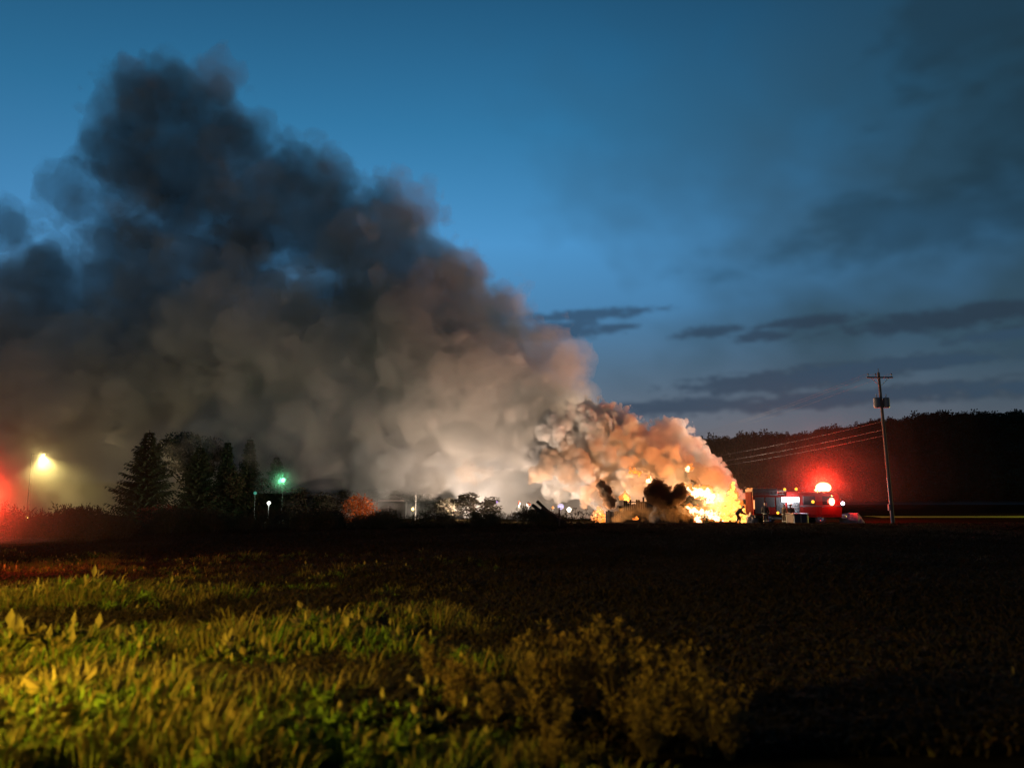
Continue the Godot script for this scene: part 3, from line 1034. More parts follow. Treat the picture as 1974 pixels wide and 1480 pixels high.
func charred_wall(where: Vector3) -> void:
	var t := thing("burnt_wall", "charred standing boards of a burnt wall in front of the smoke", "burnt wall", where)
	var char_ := [flat(Color(0.008, 0.005, 0.004), 0.95), flat(Color(0.012, 0.007, 0.005), 0.95), flat(Color(0.016, 0.009, 0.006), 0.95)]
	var x := 0.0
	while x < 2.75:
		var w := rng.randf_range(0.16, 0.24)
		var h := 2.15 + 0.30 * smoothstep(0.2, 2.4, x) + rng.randf_range(-0.10, 0.10) - (0.35 if rng.randf() < 0.15 else 0.0)
		var top := PackedVector2Array([Vector2(x, 0), Vector2(x + w - 0.015, 0), Vector2(x + w - 0.015, h - rng.randf() * 0.12), Vector2(x + w * 0.5, h - rng.randf() * 0.05), Vector2(x, h - rng.randf() * 0.12)])
		obj("plank", slab(top, -0.02 + rng.randf_range(-0.02, 0.02), 0.02 + rng.randf_range(0.0, 0.02)), char_[rng.randi() % 3], t)
		x += w
	for y in [0.5, 1.9]:
		obj("rail", block(Vector3(0, y, -0.14), Vector3(2.7, y + 0.1, -0.05)), char_[0], t)
	var low := thing("burnt_wall", "low charred stub of wall left of the taller burnt boards", "burnt wall", where + Vector3(-1.75, 0, 0.1))
	x = 0.0
	while x < 1.7:
		var w := rng.randf_range(0.15, 0.26)
		var h := rng.randf_range(1.05, 1.25)
		obj("plank", slab(PackedVector2Array([Vector2(x, 0), Vector2(x + w - 0.015, 0), Vector2(x + w - 0.015, h - rng.randf() * 0.1), Vector2(x, h)]), -0.03, 0.03 + rng.randf() * 0.02), char_[rng.randi() % 3], low)
		x += w

func debris_heap(where: Vector3) -> void:
	var t := thing("debris_heap", "dark heap of burnt debris with jutting beams beside the brightest flames", "debris", where)
	var puffs := [Vector4(0.4, 0.3, 0, 1.0), Vector4(1.3, 0.5, -0.2, 1.1), Vector4(2.3, 0.3, 0, 0.95), Vector4(3.2, 0.0, 0.1, 0.75), Vector4(0.7, 1.5, -0.3, 0.8), Vector4(0.2, 1.7, -0.2, 0.6), Vector4(1.5, 1.2, -0.2, 0.8), Vector4(2.3, 0.8, -0.1, 0.7)]
	obj("mound", smoke_mesh(puffs, 0.09, billows(0.8, 4, 77), 0.20, 0.0, 0.2, 0.0), flat(Color(0.008, 0.006, 0.005), 0.95), t)
	for k in 12:
		var p := Vector3(rng.randf_range(0.0, 3.3), rng.randf_range(0.2, 1.3), rng.randf_range(-0.2, 0.7))
		var d := Vector3(rng.randf_range(-1, 1), rng.randf_range(-0.2, 0.9), rng.randf_range(-0.4, 0.5)).normalized() * rng.randf_range(0.5, 1.1)
		obj("beam", rod(p - d, p + d, 0.06, 0.045, 6), flat(Color(0.015, 0.010, 0.008), 0.95), t)

func log_stack(where: Vector3) -> void:
	var t := thing("log_pile", "dark cut trunks leaning up out of the brush against the pale smoke", "log pile", where)
	var bark := flat(Color(0.02, 0.015, 0.012), 0.95)
	var ends := [[Vector3(0.9, 0.4, 0), Vector3(-0.55, 1.52, 0.1), 0.13], [Vector3(1.2, 0.5, -0.2), Vector3(-0.18, 1.78, -0.1), 0.11], [Vector3(1.6, 0.3, 0.1), Vector3(0.1, 1.20, 0.2), 0.15], [Vector3(2.0, 0.2, 0), Vector3(-0.2, 0.75, 0.3), 0.17], [Vector3(1.9, 0.2, -0.3), Vector3(0.4, 1.15, -0.4), 0.14]]
	for e in ends:
		var l := obj("log", rod(e[0], e[1], e[2] * 1.1, e[2], 12), bark, t)
		var d: Vector3 = (e[1] - e[0]).normalized()
		obj("cut_end", rod(e[1] + d * 0.002, e[1] + d * 0.01, e[2] * 0.9, e[2] * 0.88, 12), flat(Color(0.08, 0.05, 0.03), 0.9), l)

func shed(where: Vector3) -> void:
	var t := thing("shed", "dark shed with a red-lit eave among the trees left of the smoke", "shed", where)
	var wall := flat(Color(0.05, 0.035, 0.03), 0.9)
	obj("wall", block(Vector3(0, 0, -3), Vector3(3.4, 2.0, 0)), wall, t)
	obj("roof", slab(PackedVector2Array([Vector2(-0.3, 1.95), Vector2(3.7, 1.95), Vector2(1.7, 2.75)]), -3.2, 0.25), flat(Color(0.03, 0.025, 0.025), 0.9), t)
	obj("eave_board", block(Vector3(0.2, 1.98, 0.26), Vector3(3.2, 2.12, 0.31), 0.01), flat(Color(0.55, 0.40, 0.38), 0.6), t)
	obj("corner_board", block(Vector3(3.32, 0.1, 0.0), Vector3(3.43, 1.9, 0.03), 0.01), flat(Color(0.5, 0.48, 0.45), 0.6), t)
	var d := obj("door", block(Vector3(1.2, 0, 0.0), Vector3(2.1, 1.8, 0.03), 0.01), flat(Color(0.07, 0.05, 0.045), 0.8), t)
	obj("handle", orb(Vector3(2.0, 0.9, 0.06), Vector3.ONE * 0.04, 8), flat(Color(0.4, 0.4, 0.4), 0.3, 0.8), d)

const RED := 350.0
const LAMP := 120.0

func _ready() -> void:
	rng.seed = 7
	var cam := Camera3D.new()
	cam.name = "camera"
	cam.fov = 50.0
	cam.near = 0.1
	cam.far = 4000.0
	add_child(cam)
	cam.position = Vector3(0, EYE, 0)
	cam.rotation.x = PITCH
	cam.current = true
	# a wide-open lens focused on the fire: the near grass falls out of focus
	var lens := CameraAttributesPhysical.new()
	lens.frustum_focal_length = 12.0 / tan(deg_to_rad(25.0))
	lens.frustum_focus_distance = 78.0
	lens.frustum_near = 0.1
	lens.frustum_far = 4000.0
	lens.exposure_aperture = 0.66
	cam.attributes = lens
	var we := WorldEnvironment.new()
	we.name = "world_environment"
	var env := Environment.new()
	env.background_mode = Environment.BG_SKY
	env.sky = Sky.new()
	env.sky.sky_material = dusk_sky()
	env.tonemap_mode = Environment.TONE_MAPPER_LINEAR
	env.tonemap_exposure = 1.0
	env.sdfgi_enabled = true
	env.ssao_enabled = true
	env.ssil_enabled = true
	env.volumetric_fog_enabled = true
	env.volumetric_fog_density = 0.0
	we.environment = env
	add_child(we)
	leafy = tinted()
	woody = tinted(0.9, 0.0)
	build_land()
	build_smoke()
	build_fire()
	build_far_trees()
	build_brush()
	build_site()
	build_grass()

func build_land() -> void:
	# one sheet: fine near the eye, coarse towards the horizon
	var xs := PackedFloat32Array()
	var zs := PackedFloat32Array()
	for i in range(-60, 61):
		xs.append(signf(i) * (absf(i) * 0.55 + pow(absf(i) / 60.0, 5.0) * 1900.0))
	for i in 150:
		zs.append(6.0 - i * 0.72 - pow(i / 149.0, 12.0) * 2000.0)
	var st := begin()
	for j in zs.size():
		for i in xs.size():
			st.set_uv(Vector2(xs[i], zs[j]))
			st.add_vertex(Vector3(xs[i], ground_height(xs[i], zs[j]), zs[j]))
	for j in zs.size() - 1:
		for i in xs.size() - 1:
			var a := j * xs.size() + i
			var b := a + xs.size()
			for k in [a, b, a + 1, a + 1, b, b + 1]:
				st.add_index(k)
	st.generate_normals()
	var soil := flat(Color(0.016, 0.012, 0.006), 1.0)
	soil.metallic_specular = 0.0
	var n := NoiseTexture2D.new()
	n.width = 512
	n.height = 512
	n.seamless = true
	n.noise = FastNoiseLite.new()
	n.noise.frequency = 0.02
	n.noise.fractal_octaves = 5
	var ramp := Gradient.new()
	ramp.colors = PackedColorArray([Color(0.55, 0.5, 0.4), Color(1, 1, 1)])
	n.color_ramp = ramp
	soil.albedo_texture = n
	soil.uv1_triplanar = true
	soil.uv1_world_triplanar = true
	soil.uv1_scale = Vector3.ONE * 0.23
	struct("ground", st.commit(), soil, "dark field that runs up to a low crest before the fire")
	# the verge beyond the field, far right
	var v := begin()
	for i in 40:
		for j in 4:
			var p := []
			for e in [[0, 0], [1, 0], [1, 1], [0, 1]]:
				var x: float = 38.0 + (i + e[0]) * 2.0
				var z: float = -92.0 + (j + e[1]) * 1.6
				p.append(Vector3(x, ground_height(x, z) + 0.03 + (0.05 if j + e[1] > 0 and j + e[1] < 4 else 0.0), z))
			face(v, p, Vector3.UP)
	var vg := flat(Color(0.13, 0.14, 0.03), 1.0)
	vg.metallic_specular = 0.0
	struct("grass_verge", v.commit(), vg, "strip of short lit grass along the far side of the field")
	# wooded hill
	var ridge := [[-2600, 940], [-600, 935], [600, 930], [1000, 905], [1240, 874], [1350, 872], [1500, 866], [1560, 858], [1620, 848], [1700, 832], [1780, 825], [1974, 823], [2200, 826], [2700, 832], [3600, 860]]
	var hs := begin()
	var nx := 110
	var nz := 26
	for j in nz:
		for i in nx:
			var px := -1500.0 + i * 48.0
			var z := -230.0 - j * 22.0
			var x := (px - 987.0) / FOCAL * 450.0
			hs.add_vertex(Vector3(x, hill_height(ridge, x, z), z))
	for j in nz - 1:
		for i in nx - 1:
			var a := j * nx + i
			for k in [a, a + nx, a + 1, a + 1, a + nx, a + nx + 1]:
				hs.add_index(k)
	hs.generate_normals()
	struct("hill", hs.commit(), flat(Color(0.02, 0.017, 0.012), 1.0), "long dark hill behind the field")
	var pair := tree_meshes(420, 0.075, Color(0.022, 0.024, 0.012), 31, 12, 0.05)
	var spots := []
	for k in 4200:
		var z := rng.randf_range(-270.0, -480.0)
		var px := rng.randf_range(1180.0, 2150.0)
		var x := (px - 987.0) / FOCAL * -z
		var s := rng.randf_range(4.0, 7.0) + 5.0 * pow(rng.randf(), 5.0)
		spots.append(Transform3D(Basis(Vector3.UP, rng.randf() * TAU).scaled(Vector3(s * 1.25, s, s * 1.25)), Vector3(x, hill_height(ridge, x, z) - 0.6, z)))
	scatter("hillside_wood", pair[0], spots, "dense dark wood covering the hill on the right")
	# single crowns that stand out of the ridge
	var crowns := [tree_meshes(1500, 0.045, Color(0.024, 0.024, 0.014), 41, 16, 0.1), tree_meshes(1500, 0.045, Color(0.022, 0.024, 0.014), 42, 13, 0.15)]
	var top := [[1312, 806, 30, "dark tree top showing just above the crest of the bright smoke"], [1357, 832, 42, "low rounded tree at the foot of the hill, nearest the smoke"], [1421, 822, 36, "slim tree second along the hill's tree line from the smoke"], [1446, 818, 36, "tree in the middle of the hill's tree line with a forked top"],
		[1480, 812, 36, "tallest, squarest tree of the tree line on the hill"], [1512, 820, 32, "last separate tree before the hill's outline turns smooth"], [1398, 838, 40, "squat tree between the low rounded tree and the slim tree on the hill"], [1545, 832, 34, "small tree merging into the smooth wooded slope"]]
	for k in top.size():
		var q: Array = top[k]
		var d := 300.0
		var head := at(q[0], q[1], d)
		var foot := Vector3(head.x, hill_height(ridge, head.x, -d) - 1.0, -d)
		var h := head.y - foot.y
		tree(crowns[k % 2], "hill_tree", q[3], foot, Vector3(q[2] * d / FOCAL * 1.35, h, q[2] * d / FOCAL * 1.35), k * 1.7, "trees standing out on the hill's tree line")

func hill_height(ridge: Array, x: float, z: float) -> float:
	var px := x / 450.0 * FOCAL + 987.0
	var py: float = ridge[0][1]
	for k in ridge.size() - 1:
		if px >= ridge[k][0]:
			py = lerpf(ridge[k][1], ridge[k + 1][1], clampf((px - ridge[k][0]) / float(ridge[k + 1][0] - ridge[k][0]), 0, 1))
	var crest := at(987.0, py, 450.0).y
	var u := smoothstep(-235.0, -450.0, z)
	return -1.5 + (crest + 1.5) * u + (0.8 * sin(x * 0.045) * sin(z * 0.05) * u)

func smoke(called: String, label: String, m: Mesh, c: Color, density: float) -> void:
	var o := obj(called, m, air(c, density))
	o.set_meta("kind", "stuff")
	o.set_meta("label", label)

func build_smoke() -> void:
	rng.seed = 21
	var dark := [[332,185,66],[290,210,62],[262,170,40],[400,230,62],[235,300,68],[195,285,34],[340,330,100],[450,290,62],[425,180,26],[575,320,52],[500,400,100],[620,430,100],[735,400,44],[770,440,40],[730,510,110],[835,510,50],[875,560,52],[905,545,26],[820,640,140],[935,630,62],[960,600,26],[1005,665,48],[900,750,140],[1060,710,46],[1085,700,26],[1090,770,34],[1000,790,110],[1040,840,70]]
	var wisp := [[120,370,42],[150,345,36],[205,390,48],[280,420,55],[180,420,46],[260,360,50],[650,322,30],[640,350,34],[800,395,36],[826,410,22],[760,370,30],[985,585,24],[965,570,18],[1000,610,18],[20,425,36],[10,440,36],[250,160,36],[230,220,50],[480,250,42],[420,150,40],[880,520,36],[905,520,20]]
	var low := [[365,455,66],[300,475,66],[420,480,76],[250,470,50],[100,560,80],[60,520,50],[220,540,80],[350,560,100],[20,600,95],[470,540,95],[500,650,150],[300,690,160],[100,730,160],[650,690,160],[480,800,150],[700,810,130],[820,800,110],[840,880,90],[250,820,130],[60,850,120],[0,800,130],[30,900,110],[-120,720,160],[600,890,110],[430,900,100],[250,920,100],[100,930,90],[-20,930,100],[-150,900,120],[720,900,90],[520,960,70],[340,960,70],[640,960,70],[180,970,60],[40,980,60]]
	var front := [[700,770,120,-11],[570,700,130,-10],[790,860,100,-11],[740,680,100,-10],[450,640,120,-10],[860,900,80,-9],[640,820,110,-12],[520,780,110,-8],[350,720,110,-6],[830,760,80,-10],[900,800,80,-9]]
	var bright := [[1075,835,34],[1060,815,20],[1110,800,22],[1135,795,22],[1165,800,24],[1195,812,24],[1150,830,46],[1210,835,28],[1240,838,18],[1262,838,14],[1285,832,22],[1305,835,22],[1330,858,20],[1240,875,48],[1310,885,40],[1160,880,56],[1060,885,42],[1030,880,24],[1350,890,24],[1368,905,20],[1290,930,36],[1385,922,18],[1405,938,14],[1418,950,9],[1220,930,42],[1130,925,36],[1165,965,22],[1075,930,30]]
	var pale := [[1100,955,44],[1060,930,50],[1000,900,70],[980,950,50],[920,880,80],[900,940,55],[840,900,80],[790,930,60],[740,900,70],[700,940,50],[640,930,60],[560,920,60],[1140,970,34],[1010,820,60],[1000,985,44],[940,980,44],[1055,990,40],[880,985,44],[1110,995,34],[820,985,40],[960,940,60],[1040,950,50],[1065,822,36],[1092,806,30],[1050,850,36]]
	var column := func(list: Array) -> Array:
		# the column leans away from the eye as it rises
		var out := []
		for q in list:
			out.append([q[0], q[1], q[2], rng.randf_range(-4, 4) - 13.0 * clampf((q[0] - 560.0) / 520.0, 0, 1)])
		return out
	var body := Color(0.96, 0.88, 0.79)
	smoke("dark_smoke", "dark column of smoke rising from the fire to the upper left", smoke_mesh(puffs_of(column.call(dark), 104, 4, 1.03), 0.66, billows(4.6, 4, 3, 0.55), 3.2, 0.5, 0.7, 0.0), body, 0.072)
	smoke("dark_smoke", "thicker middle of the dark smoke column", smoke_mesh(puffs_of(column.call(dark), 104, 4, 0.95), 0.66, billows(3.6, 4, 6, 0.55), 2.8, 0.4, 0.7, 0.0), body, 0.076)
	smoke("dark_smoke", "densest heart of the dark smoke column", smoke_mesh(puffs_of(column.call(dark), 104, 4, 0.82), 0.66, billows(2.8, 4, 16, 0.6), 2.6, 0.3, 0.7, 0.0), body, 0.092)
	smoke("thin_smoke", "thin wisps of smoke round the edge of the dark column", smoke_mesh(puffs_of(column.call(wisp), 103, 5, 1.1), 0.6, billows(3.4, 4, 9, 0.55), 2.2, 0.4, 0.8, 0.0), body, 0.10)
	smoke("drifting_smoke", "broad bank of grey smoke drifting low to the left", smoke_mesh(puffs_of(low, 106, 7), 0.8, billows(6.5, 4, 4, 0.6), 4.4, 0.5, 0.9, -0.6), body, 0.085)
	smoke("drifting_smoke", "thicker middle of the low smoke bank", smoke_mesh(puffs_of(low, 107, 7, 0.85), 0.8, billows(4.5, 4, 34, 0.6), 3.8, 0.4, 0.9, -0.6), body, 0.085)
	smoke("drifting_smoke", "thin grey smoke drifting before the dark column", smoke_mesh(puffs_of(front, 106, 4), 0.8, billows(5.0, 4, 24, 0.6), 4.4, 0.2, 1.0, -0.6), body, 0.04)
	smoke("glow_tinted_smoke", "thin smoke with firelight orange put into its colour, in front of the burnt boards and heap", smoke_mesh(puffs_of([[1206,990,12],[1232,978,14],[1250,992,12],[1286,990,14],[1306,976,13],[1322,990,13],[1300,996,12],[1190,996,10],[1270,975,12]], 77.6, 0.25), 0.09, billows(0.8, 4, 51, 0.55), 0.45, 0.05, 0.14, -0.4), Color(0.60, 0.36, 0.15), 0.12)  # orange glow of the fire is put into the smoke colour
	var sooty := [[1090,866,18],[1066,884,17],[1118,884,16],[1052,902,19],[1036,915,15],[1088,908,17],[1188,836,10],[1212,852,13],[1150,860,12],[1180,872,14],[1258,878,17],[1284,902,15],[1240,858,12],[1374,918,20],[1346,914,18],[1396,930,14],[1322,892,12],[1108,928,18],[1134,946,13],[1164,955,14],[1152,938,12],[1128,966,10],[1172,975,10],[1210,890,13],[1230,925,12],[1130,905,14],[1300,870,10]]  # lumps at the shaded parts of the billows: shade plus brown soot as colour
	smoke("billowing_smoke", "bright billowing smoke lit by the flames beneath it", smoke_mesh(puffs_of(bright, 86.5, 1.6), 0.15, billows(1.15, 4, 8, 0.5, 0.15), 0.85, 0.12, 0.16, -0.6), Color(0.96, 0.90, 0.84), 1.0)
	smoke("sooty_shaded_smoke", "brown sooty lumps darkened for shade, rolling over the front of the billowing smoke", smoke_mesh(puffs_of(sooty, 83.6, 0.8), 0.13, billows(1.0, 4, 18, 0.55, 0.3), 0.75, 0.05, 0.16, -0.6), Color(0.55, 0.38, 0.26), 0.75)
	smoke("sooty_shaded_smoke", "small brown puffs adrift in front of the pale low smoke", smoke_mesh(puffs_of([[900,906,17],[890,916,11],[938,912,12],[915,920,9]], 90, 0.8), 0.14, billows(1.0, 4, 61, 0.55), 0.9, 0.0, 0.2, -0.6), Color(0.55, 0.42, 0.32), 0.20)
	smoke("pale_smoke", "pale low smoke glowing behind the brush", smoke_mesh(puffs_of(pale, 97, 3), 0.5, billows(3.0, 4, 14, 0.55), 1.7, 0.3, 0.6, -0.6), Color(0.92, 0.9, 0.88), 0.16)
	smoke("black_smoke", "small black puff of smoke rolling up before the burnt heap", smoke_mesh(puffs_of([[1268,940,14],[1258,950,13],[1280,952,14],[1312,948,13],[1300,960,11],[1275,965,13],[1262,955,14],[1168,950,11],[1160,938,9],[1176,968,9]], 78.5, 0.3), 0.07, billows(0.6, 4, 15, 0.55), 0.36, 0.08, 0.10, -0.5), Color(0.07, 0.045, 0.03), 6.0)
	# haze in which the lamps show their glow, thinning outwards
	halo("red_haze", at(1592, 945, 75.5), 0.8, 18.0, 18, 0.017, 1.75)
	halo("left_haze", at(-60, 962, 20.0), 0.45, 5.5, 16, 0.15, 2.3)
	halo("green_haze", at(544, 928, 80.0), 0.4, 2.4, 5, 0.10, 2.2)
	halo("lamp_haze", at(85, 905, 98.0), 1.4, 9.0, 6, 0.035, 1.3)
	halo("fire_haze", at(1385, 975, 80.0), 0.8, 3.2, 8, 0.05, 2.0)

# haze round a lamp in nested ragged shells, thinner and thinner outwards
func halo(called: String, where: Vector3, r0: float, r1: float, steps: int, dense: float, fall: float) -> void:
	for k in steps:
		var r := r0 * pow(r1 / r0, k / (steps - 1.0))
		var puffs := []
		for e in 5:
			var d := ball() * r * 0.35
			puffs.append(Vector4(d.x, d.y * 0.7, d.z, r * rng.randf_range(0.5, 0.8)))
		var o := obj(called, smoke_mesh(puffs, r * 0.085, billows(r * 0.8, 2, k + 40), r * 0.22, 0.0, r * 0.15), air(Color(0.94, 0.94, 0.94), dense * pow(r0 / r, fall)))
		o.position = where
		o.set_meta("kind", "stuff")

func build_fire() -> void:
	rng.seed = 33
	var core := glow(Color(1.0, 0.66, 0.34), 5.0)
	var yellow := glow(Color(1.0, 0.46, 0.08), 3.2)
	veil = glow(Color(1.0, 0.24, 0.03), 1.3)
	veil.transparency = BaseMaterial3D.TRANSPARENCY_ALPHA
	veil.albedo_color = Color(0.02, 0.02, 0.02, 0.42)
	var orange := glow(Color(1.0, 0.26, 0.03), 2.0)
	flame("long white-hot streak of flame under the orange smoke", 1330, 950, 80.5, [[-0.6, 0.45, 0.22], [-0.1, 0.2, 0.35], [0.5, 0.0, 0.45], [1.1, 0.0, 0.40], [1.7, 0.0, 0.45], [2.0, -0.4, 0.4], [1.9, -0.9, 0.35]], core)
	flame("low white-hot bank of flame along the ground beyond the burnt heap", 1345, 992, 80.0, [[-0.9, 0.5, 0.22], [-0.3, 0.3, 0.35], [0.4, 0.1, 0.45], [1.2, 0.0, 0.5], [2.0, -0.1, 0.5], [2.7, -0.1, 0.4], [0.0, -0.6, 0.4]], core)
	flame("tall yellow flame at the right end of the fire, behind the stooping person", 1405, 985, 79.6, [[-0.6, 0.7, 0.5], [0.1, 0.9, 0.55], [0.6, 0.6, 0.5], [0.9, 0.0, 0.45], [0.2, 0.1, 0.6], [-0.5, -0.2, 0.45], [0.7, 1.4, 0.26], [0.55, -0.6, 0.5], [-0.3, -0.7, 0.4]], yellow)
	flame("bright pointed flame right of the stooping person", 1436, 996, 78.6, [[0.0, 0.0, 0.30], [0.0, 0.4, 0.22], [-0.05, 0.75, 0.12], [0.25, -0.3, 0.28], [-0.2, -0.4, 0.3]], yellow)
	flame("small tongue of flame licking up the right edge of the smoke", 1414, 945, 80.0, [[0.0, 0.0, 0.20], [0.05, 0.4, 0.14], [0.1, 0.75, 0.07], [-0.2, -0.3, 0.25]], yellow)
	flame("small round flame at the bottom left of the white-hot bank", 1341, 1002, 79.0, [[0, 0, 0.28], [0.3, 0.05, 0.22]], core)
	flame("red-edged flame at the left foot of the smoke, beyond the umbel weeds", 1156, 1000, 80.0, [[0.0, 0.0, 0.3], [0.25, 0.3, 0.25], [-0.3, 0.1, 0.3], [-0.1, 0.6, 0.2], [0.3, -0.2, 0.25]], orange)
	flame("orange cluster of fire on the left corner of the burnt boards", 1204, 960, 78.8, [[0, 0, 0.16], [0.2, 0.05, 0.14], [-0.18, -0.1, 0.12], [0.3, -0.12, 0.1], [0.05, 0.18, 0.08]], yellow)
	flame("tiny bright flame above the black puff of smoke", 1253, 925, 80.5, [[0, 0, 0.09], [0, 0.14, 0.06], [-0.04, -0.12, 0.07]], core)
	flame("pinkish glow patch standing in for lit smoke, left of the tiny bright flame", 1225, 912, 83.2, [[-0.5, 0.15, 0.10], [-0.1, 0.02, 0.12], [0.35, -0.1, 0.10]], orange)  # added glowing shape for a lit patch of smoke
	flame("upper glow patch standing in for billowing smoke lit from within", 1326, 905, 83.6, [[0, 0, 0.13], [0.12, 0.06, 0.12], [0.22, 0.12, 0.10]], core)  # glowing mesh set inside the billows to imitate smoke lit from within
	flame("ember glowing low on the burnt boards", 1226, 1000, 78.4, [[0, 0, 0.11]], orange)
	var warm := Color(1.0, 0.46, 0.15)
	lamp(at(1350, 955, 80.3), warm, FIRE * 1.2, 0.5)
	lamp(at(1390, 985, 80.0), warm, FIRE, 0.5)
	lamp(at(1388, 958, 79.2), Color(1.0, 0.44, 0.12), FIRE * 0.8, 0.5)
	lamp(at(1318, 925, 80.6), Color(1.0, 0.46, 0.16), FIRE * 0.7, 0.5)
	lamp(at(1225, 905, 80.6), Color(1.0, 0.38, 0.10), FIRE * 0.3, 0.3)
	lamp(at(1150, 985, 79.0), Color(1.0, 0.50, 0.22), FIRE * 0.7, 0.3)
	lamp(at(1385, 850, 92.0), Color(1.0, 0.70, 0.50), FIRE * 1.9, 1.5)  # added rim light behind the billows, no flame there
	lamp(at(1120, 805, 91.8), Color(1.0, 0.70, 0.46), FIRE * 0.22, 1.5)  # sourceless light added to lift the dark notch from behind

const FIRE := 118.0

func build_far_trees() -> void:
	rng.seed = 44
	var green := Color(0.035, 0.042, 0.022)
	var sp := [spruce_meshes(green, 51), spruce_meshes(green, 52), spruce_meshes(green, 53, 0.26)]
	var put := func(pair: Array, px: float, top: float, d: float, wide: float, label: String, called: String, group: String) -> void:
		var foot := Vector3(at(px, 960, d).x, -0.32, -d)
		var h := at(px, top, d).y - foot.y
		tree(pair, called, label, foot, Vector3(wide, h, wide), rng.randf() * TAU, group)
	put.call(sp[0], 280, 828, 84, 13.5, "tall dark spruce with ragged layered boughs, left and nearest of the spruces", "spruce_tree", "spruces left of the smoke")
	put.call(sp[1], 381, 858, 90, 11.5, "narrow spruce second from the left, right of the tall dark one", "spruce_tree", "spruces left of the smoke")
	put.call(sp[2], 434, 848, 92, 9.8, "hazy spruce with a thin tip between the narrow one and the faintest one", "spruce_tree", "spruces left of the smoke")
	put.call(sp[2], 477, 842, 95, 10.2, "faintest spruce, rightmost of the row and deep in the smoke", "spruce_tree", "spruces left of the smoke")
	put.call(sp[1], 530, 878, 95, 8.5, "spruce lost in the smoke just above the green lamp's left side", "spruce_tree", "spruces left of the smoke")
	var br := [tree_meshes(5200, 0.030, Color(0.04, 0.042, 0.028), 61, 26), tree_meshes(4200, 0.035, Color(0.045, 0.035, 0.018), 62, 20, 0.05), tree_meshes(4200, 0.035, Color(0.035, 0.03, 0.02), 63, 22, 0.02)]
	put.call(br[0], 362, 806, 95, 9.5, "big round-crowned tree showing grey behind the two nearest spruces", "broad_tree", "broad trees left of the smoke")
	put.call(br[1], 452, 893, 92, 8.5, "round olive-brown bushy tree in front of the hazy spruces", "broad_tree", "broad trees left of the smoke")
	put.call(br[2], 590, 932, 90, 7.0, "dark low tree just right of the green lamp", "broad_tree", "broad trees left of the smoke")
	put.call(br[2], 650, 936, 94, 7.0, "dark low tree behind and left of the orange-tinted bush", "broad_tree", "broad trees left of the smoke")
	put.call(br[0], 712, 932, 98, 7.0, "dark reddish tree behind the orange-tinted bush", "broad_tree", "broad trees left of the smoke")
	put.call(br[1], 790, 940, 100, 6.0, "olive tree right behind the shed's red-lit eave", "broad_tree", "broad trees left of the smoke")
	put.call(br[1], 822, 945, 96, 5.5, "hazy olive tree lit yellow from below right of the shed", "broad_tree", "broad trees left of the smoke")
	put.call(br[2], 866, 954, 92, 4.5, "small thin tree between the yellow-lit trees and the pink round one", "broad_tree", "broad trees left of the smoke")
	put.call(br[2], 914, 943, 86, 6.5, "round tree flushed pink in the glow left of the cut trunks", "broad_tree", "broad trees left of the smoke")
	put.call(br[2], 500, 912, 94, 7.0, "dark bushy tree left of the green lamp", "broad_tree", "broad trees left of the smoke")

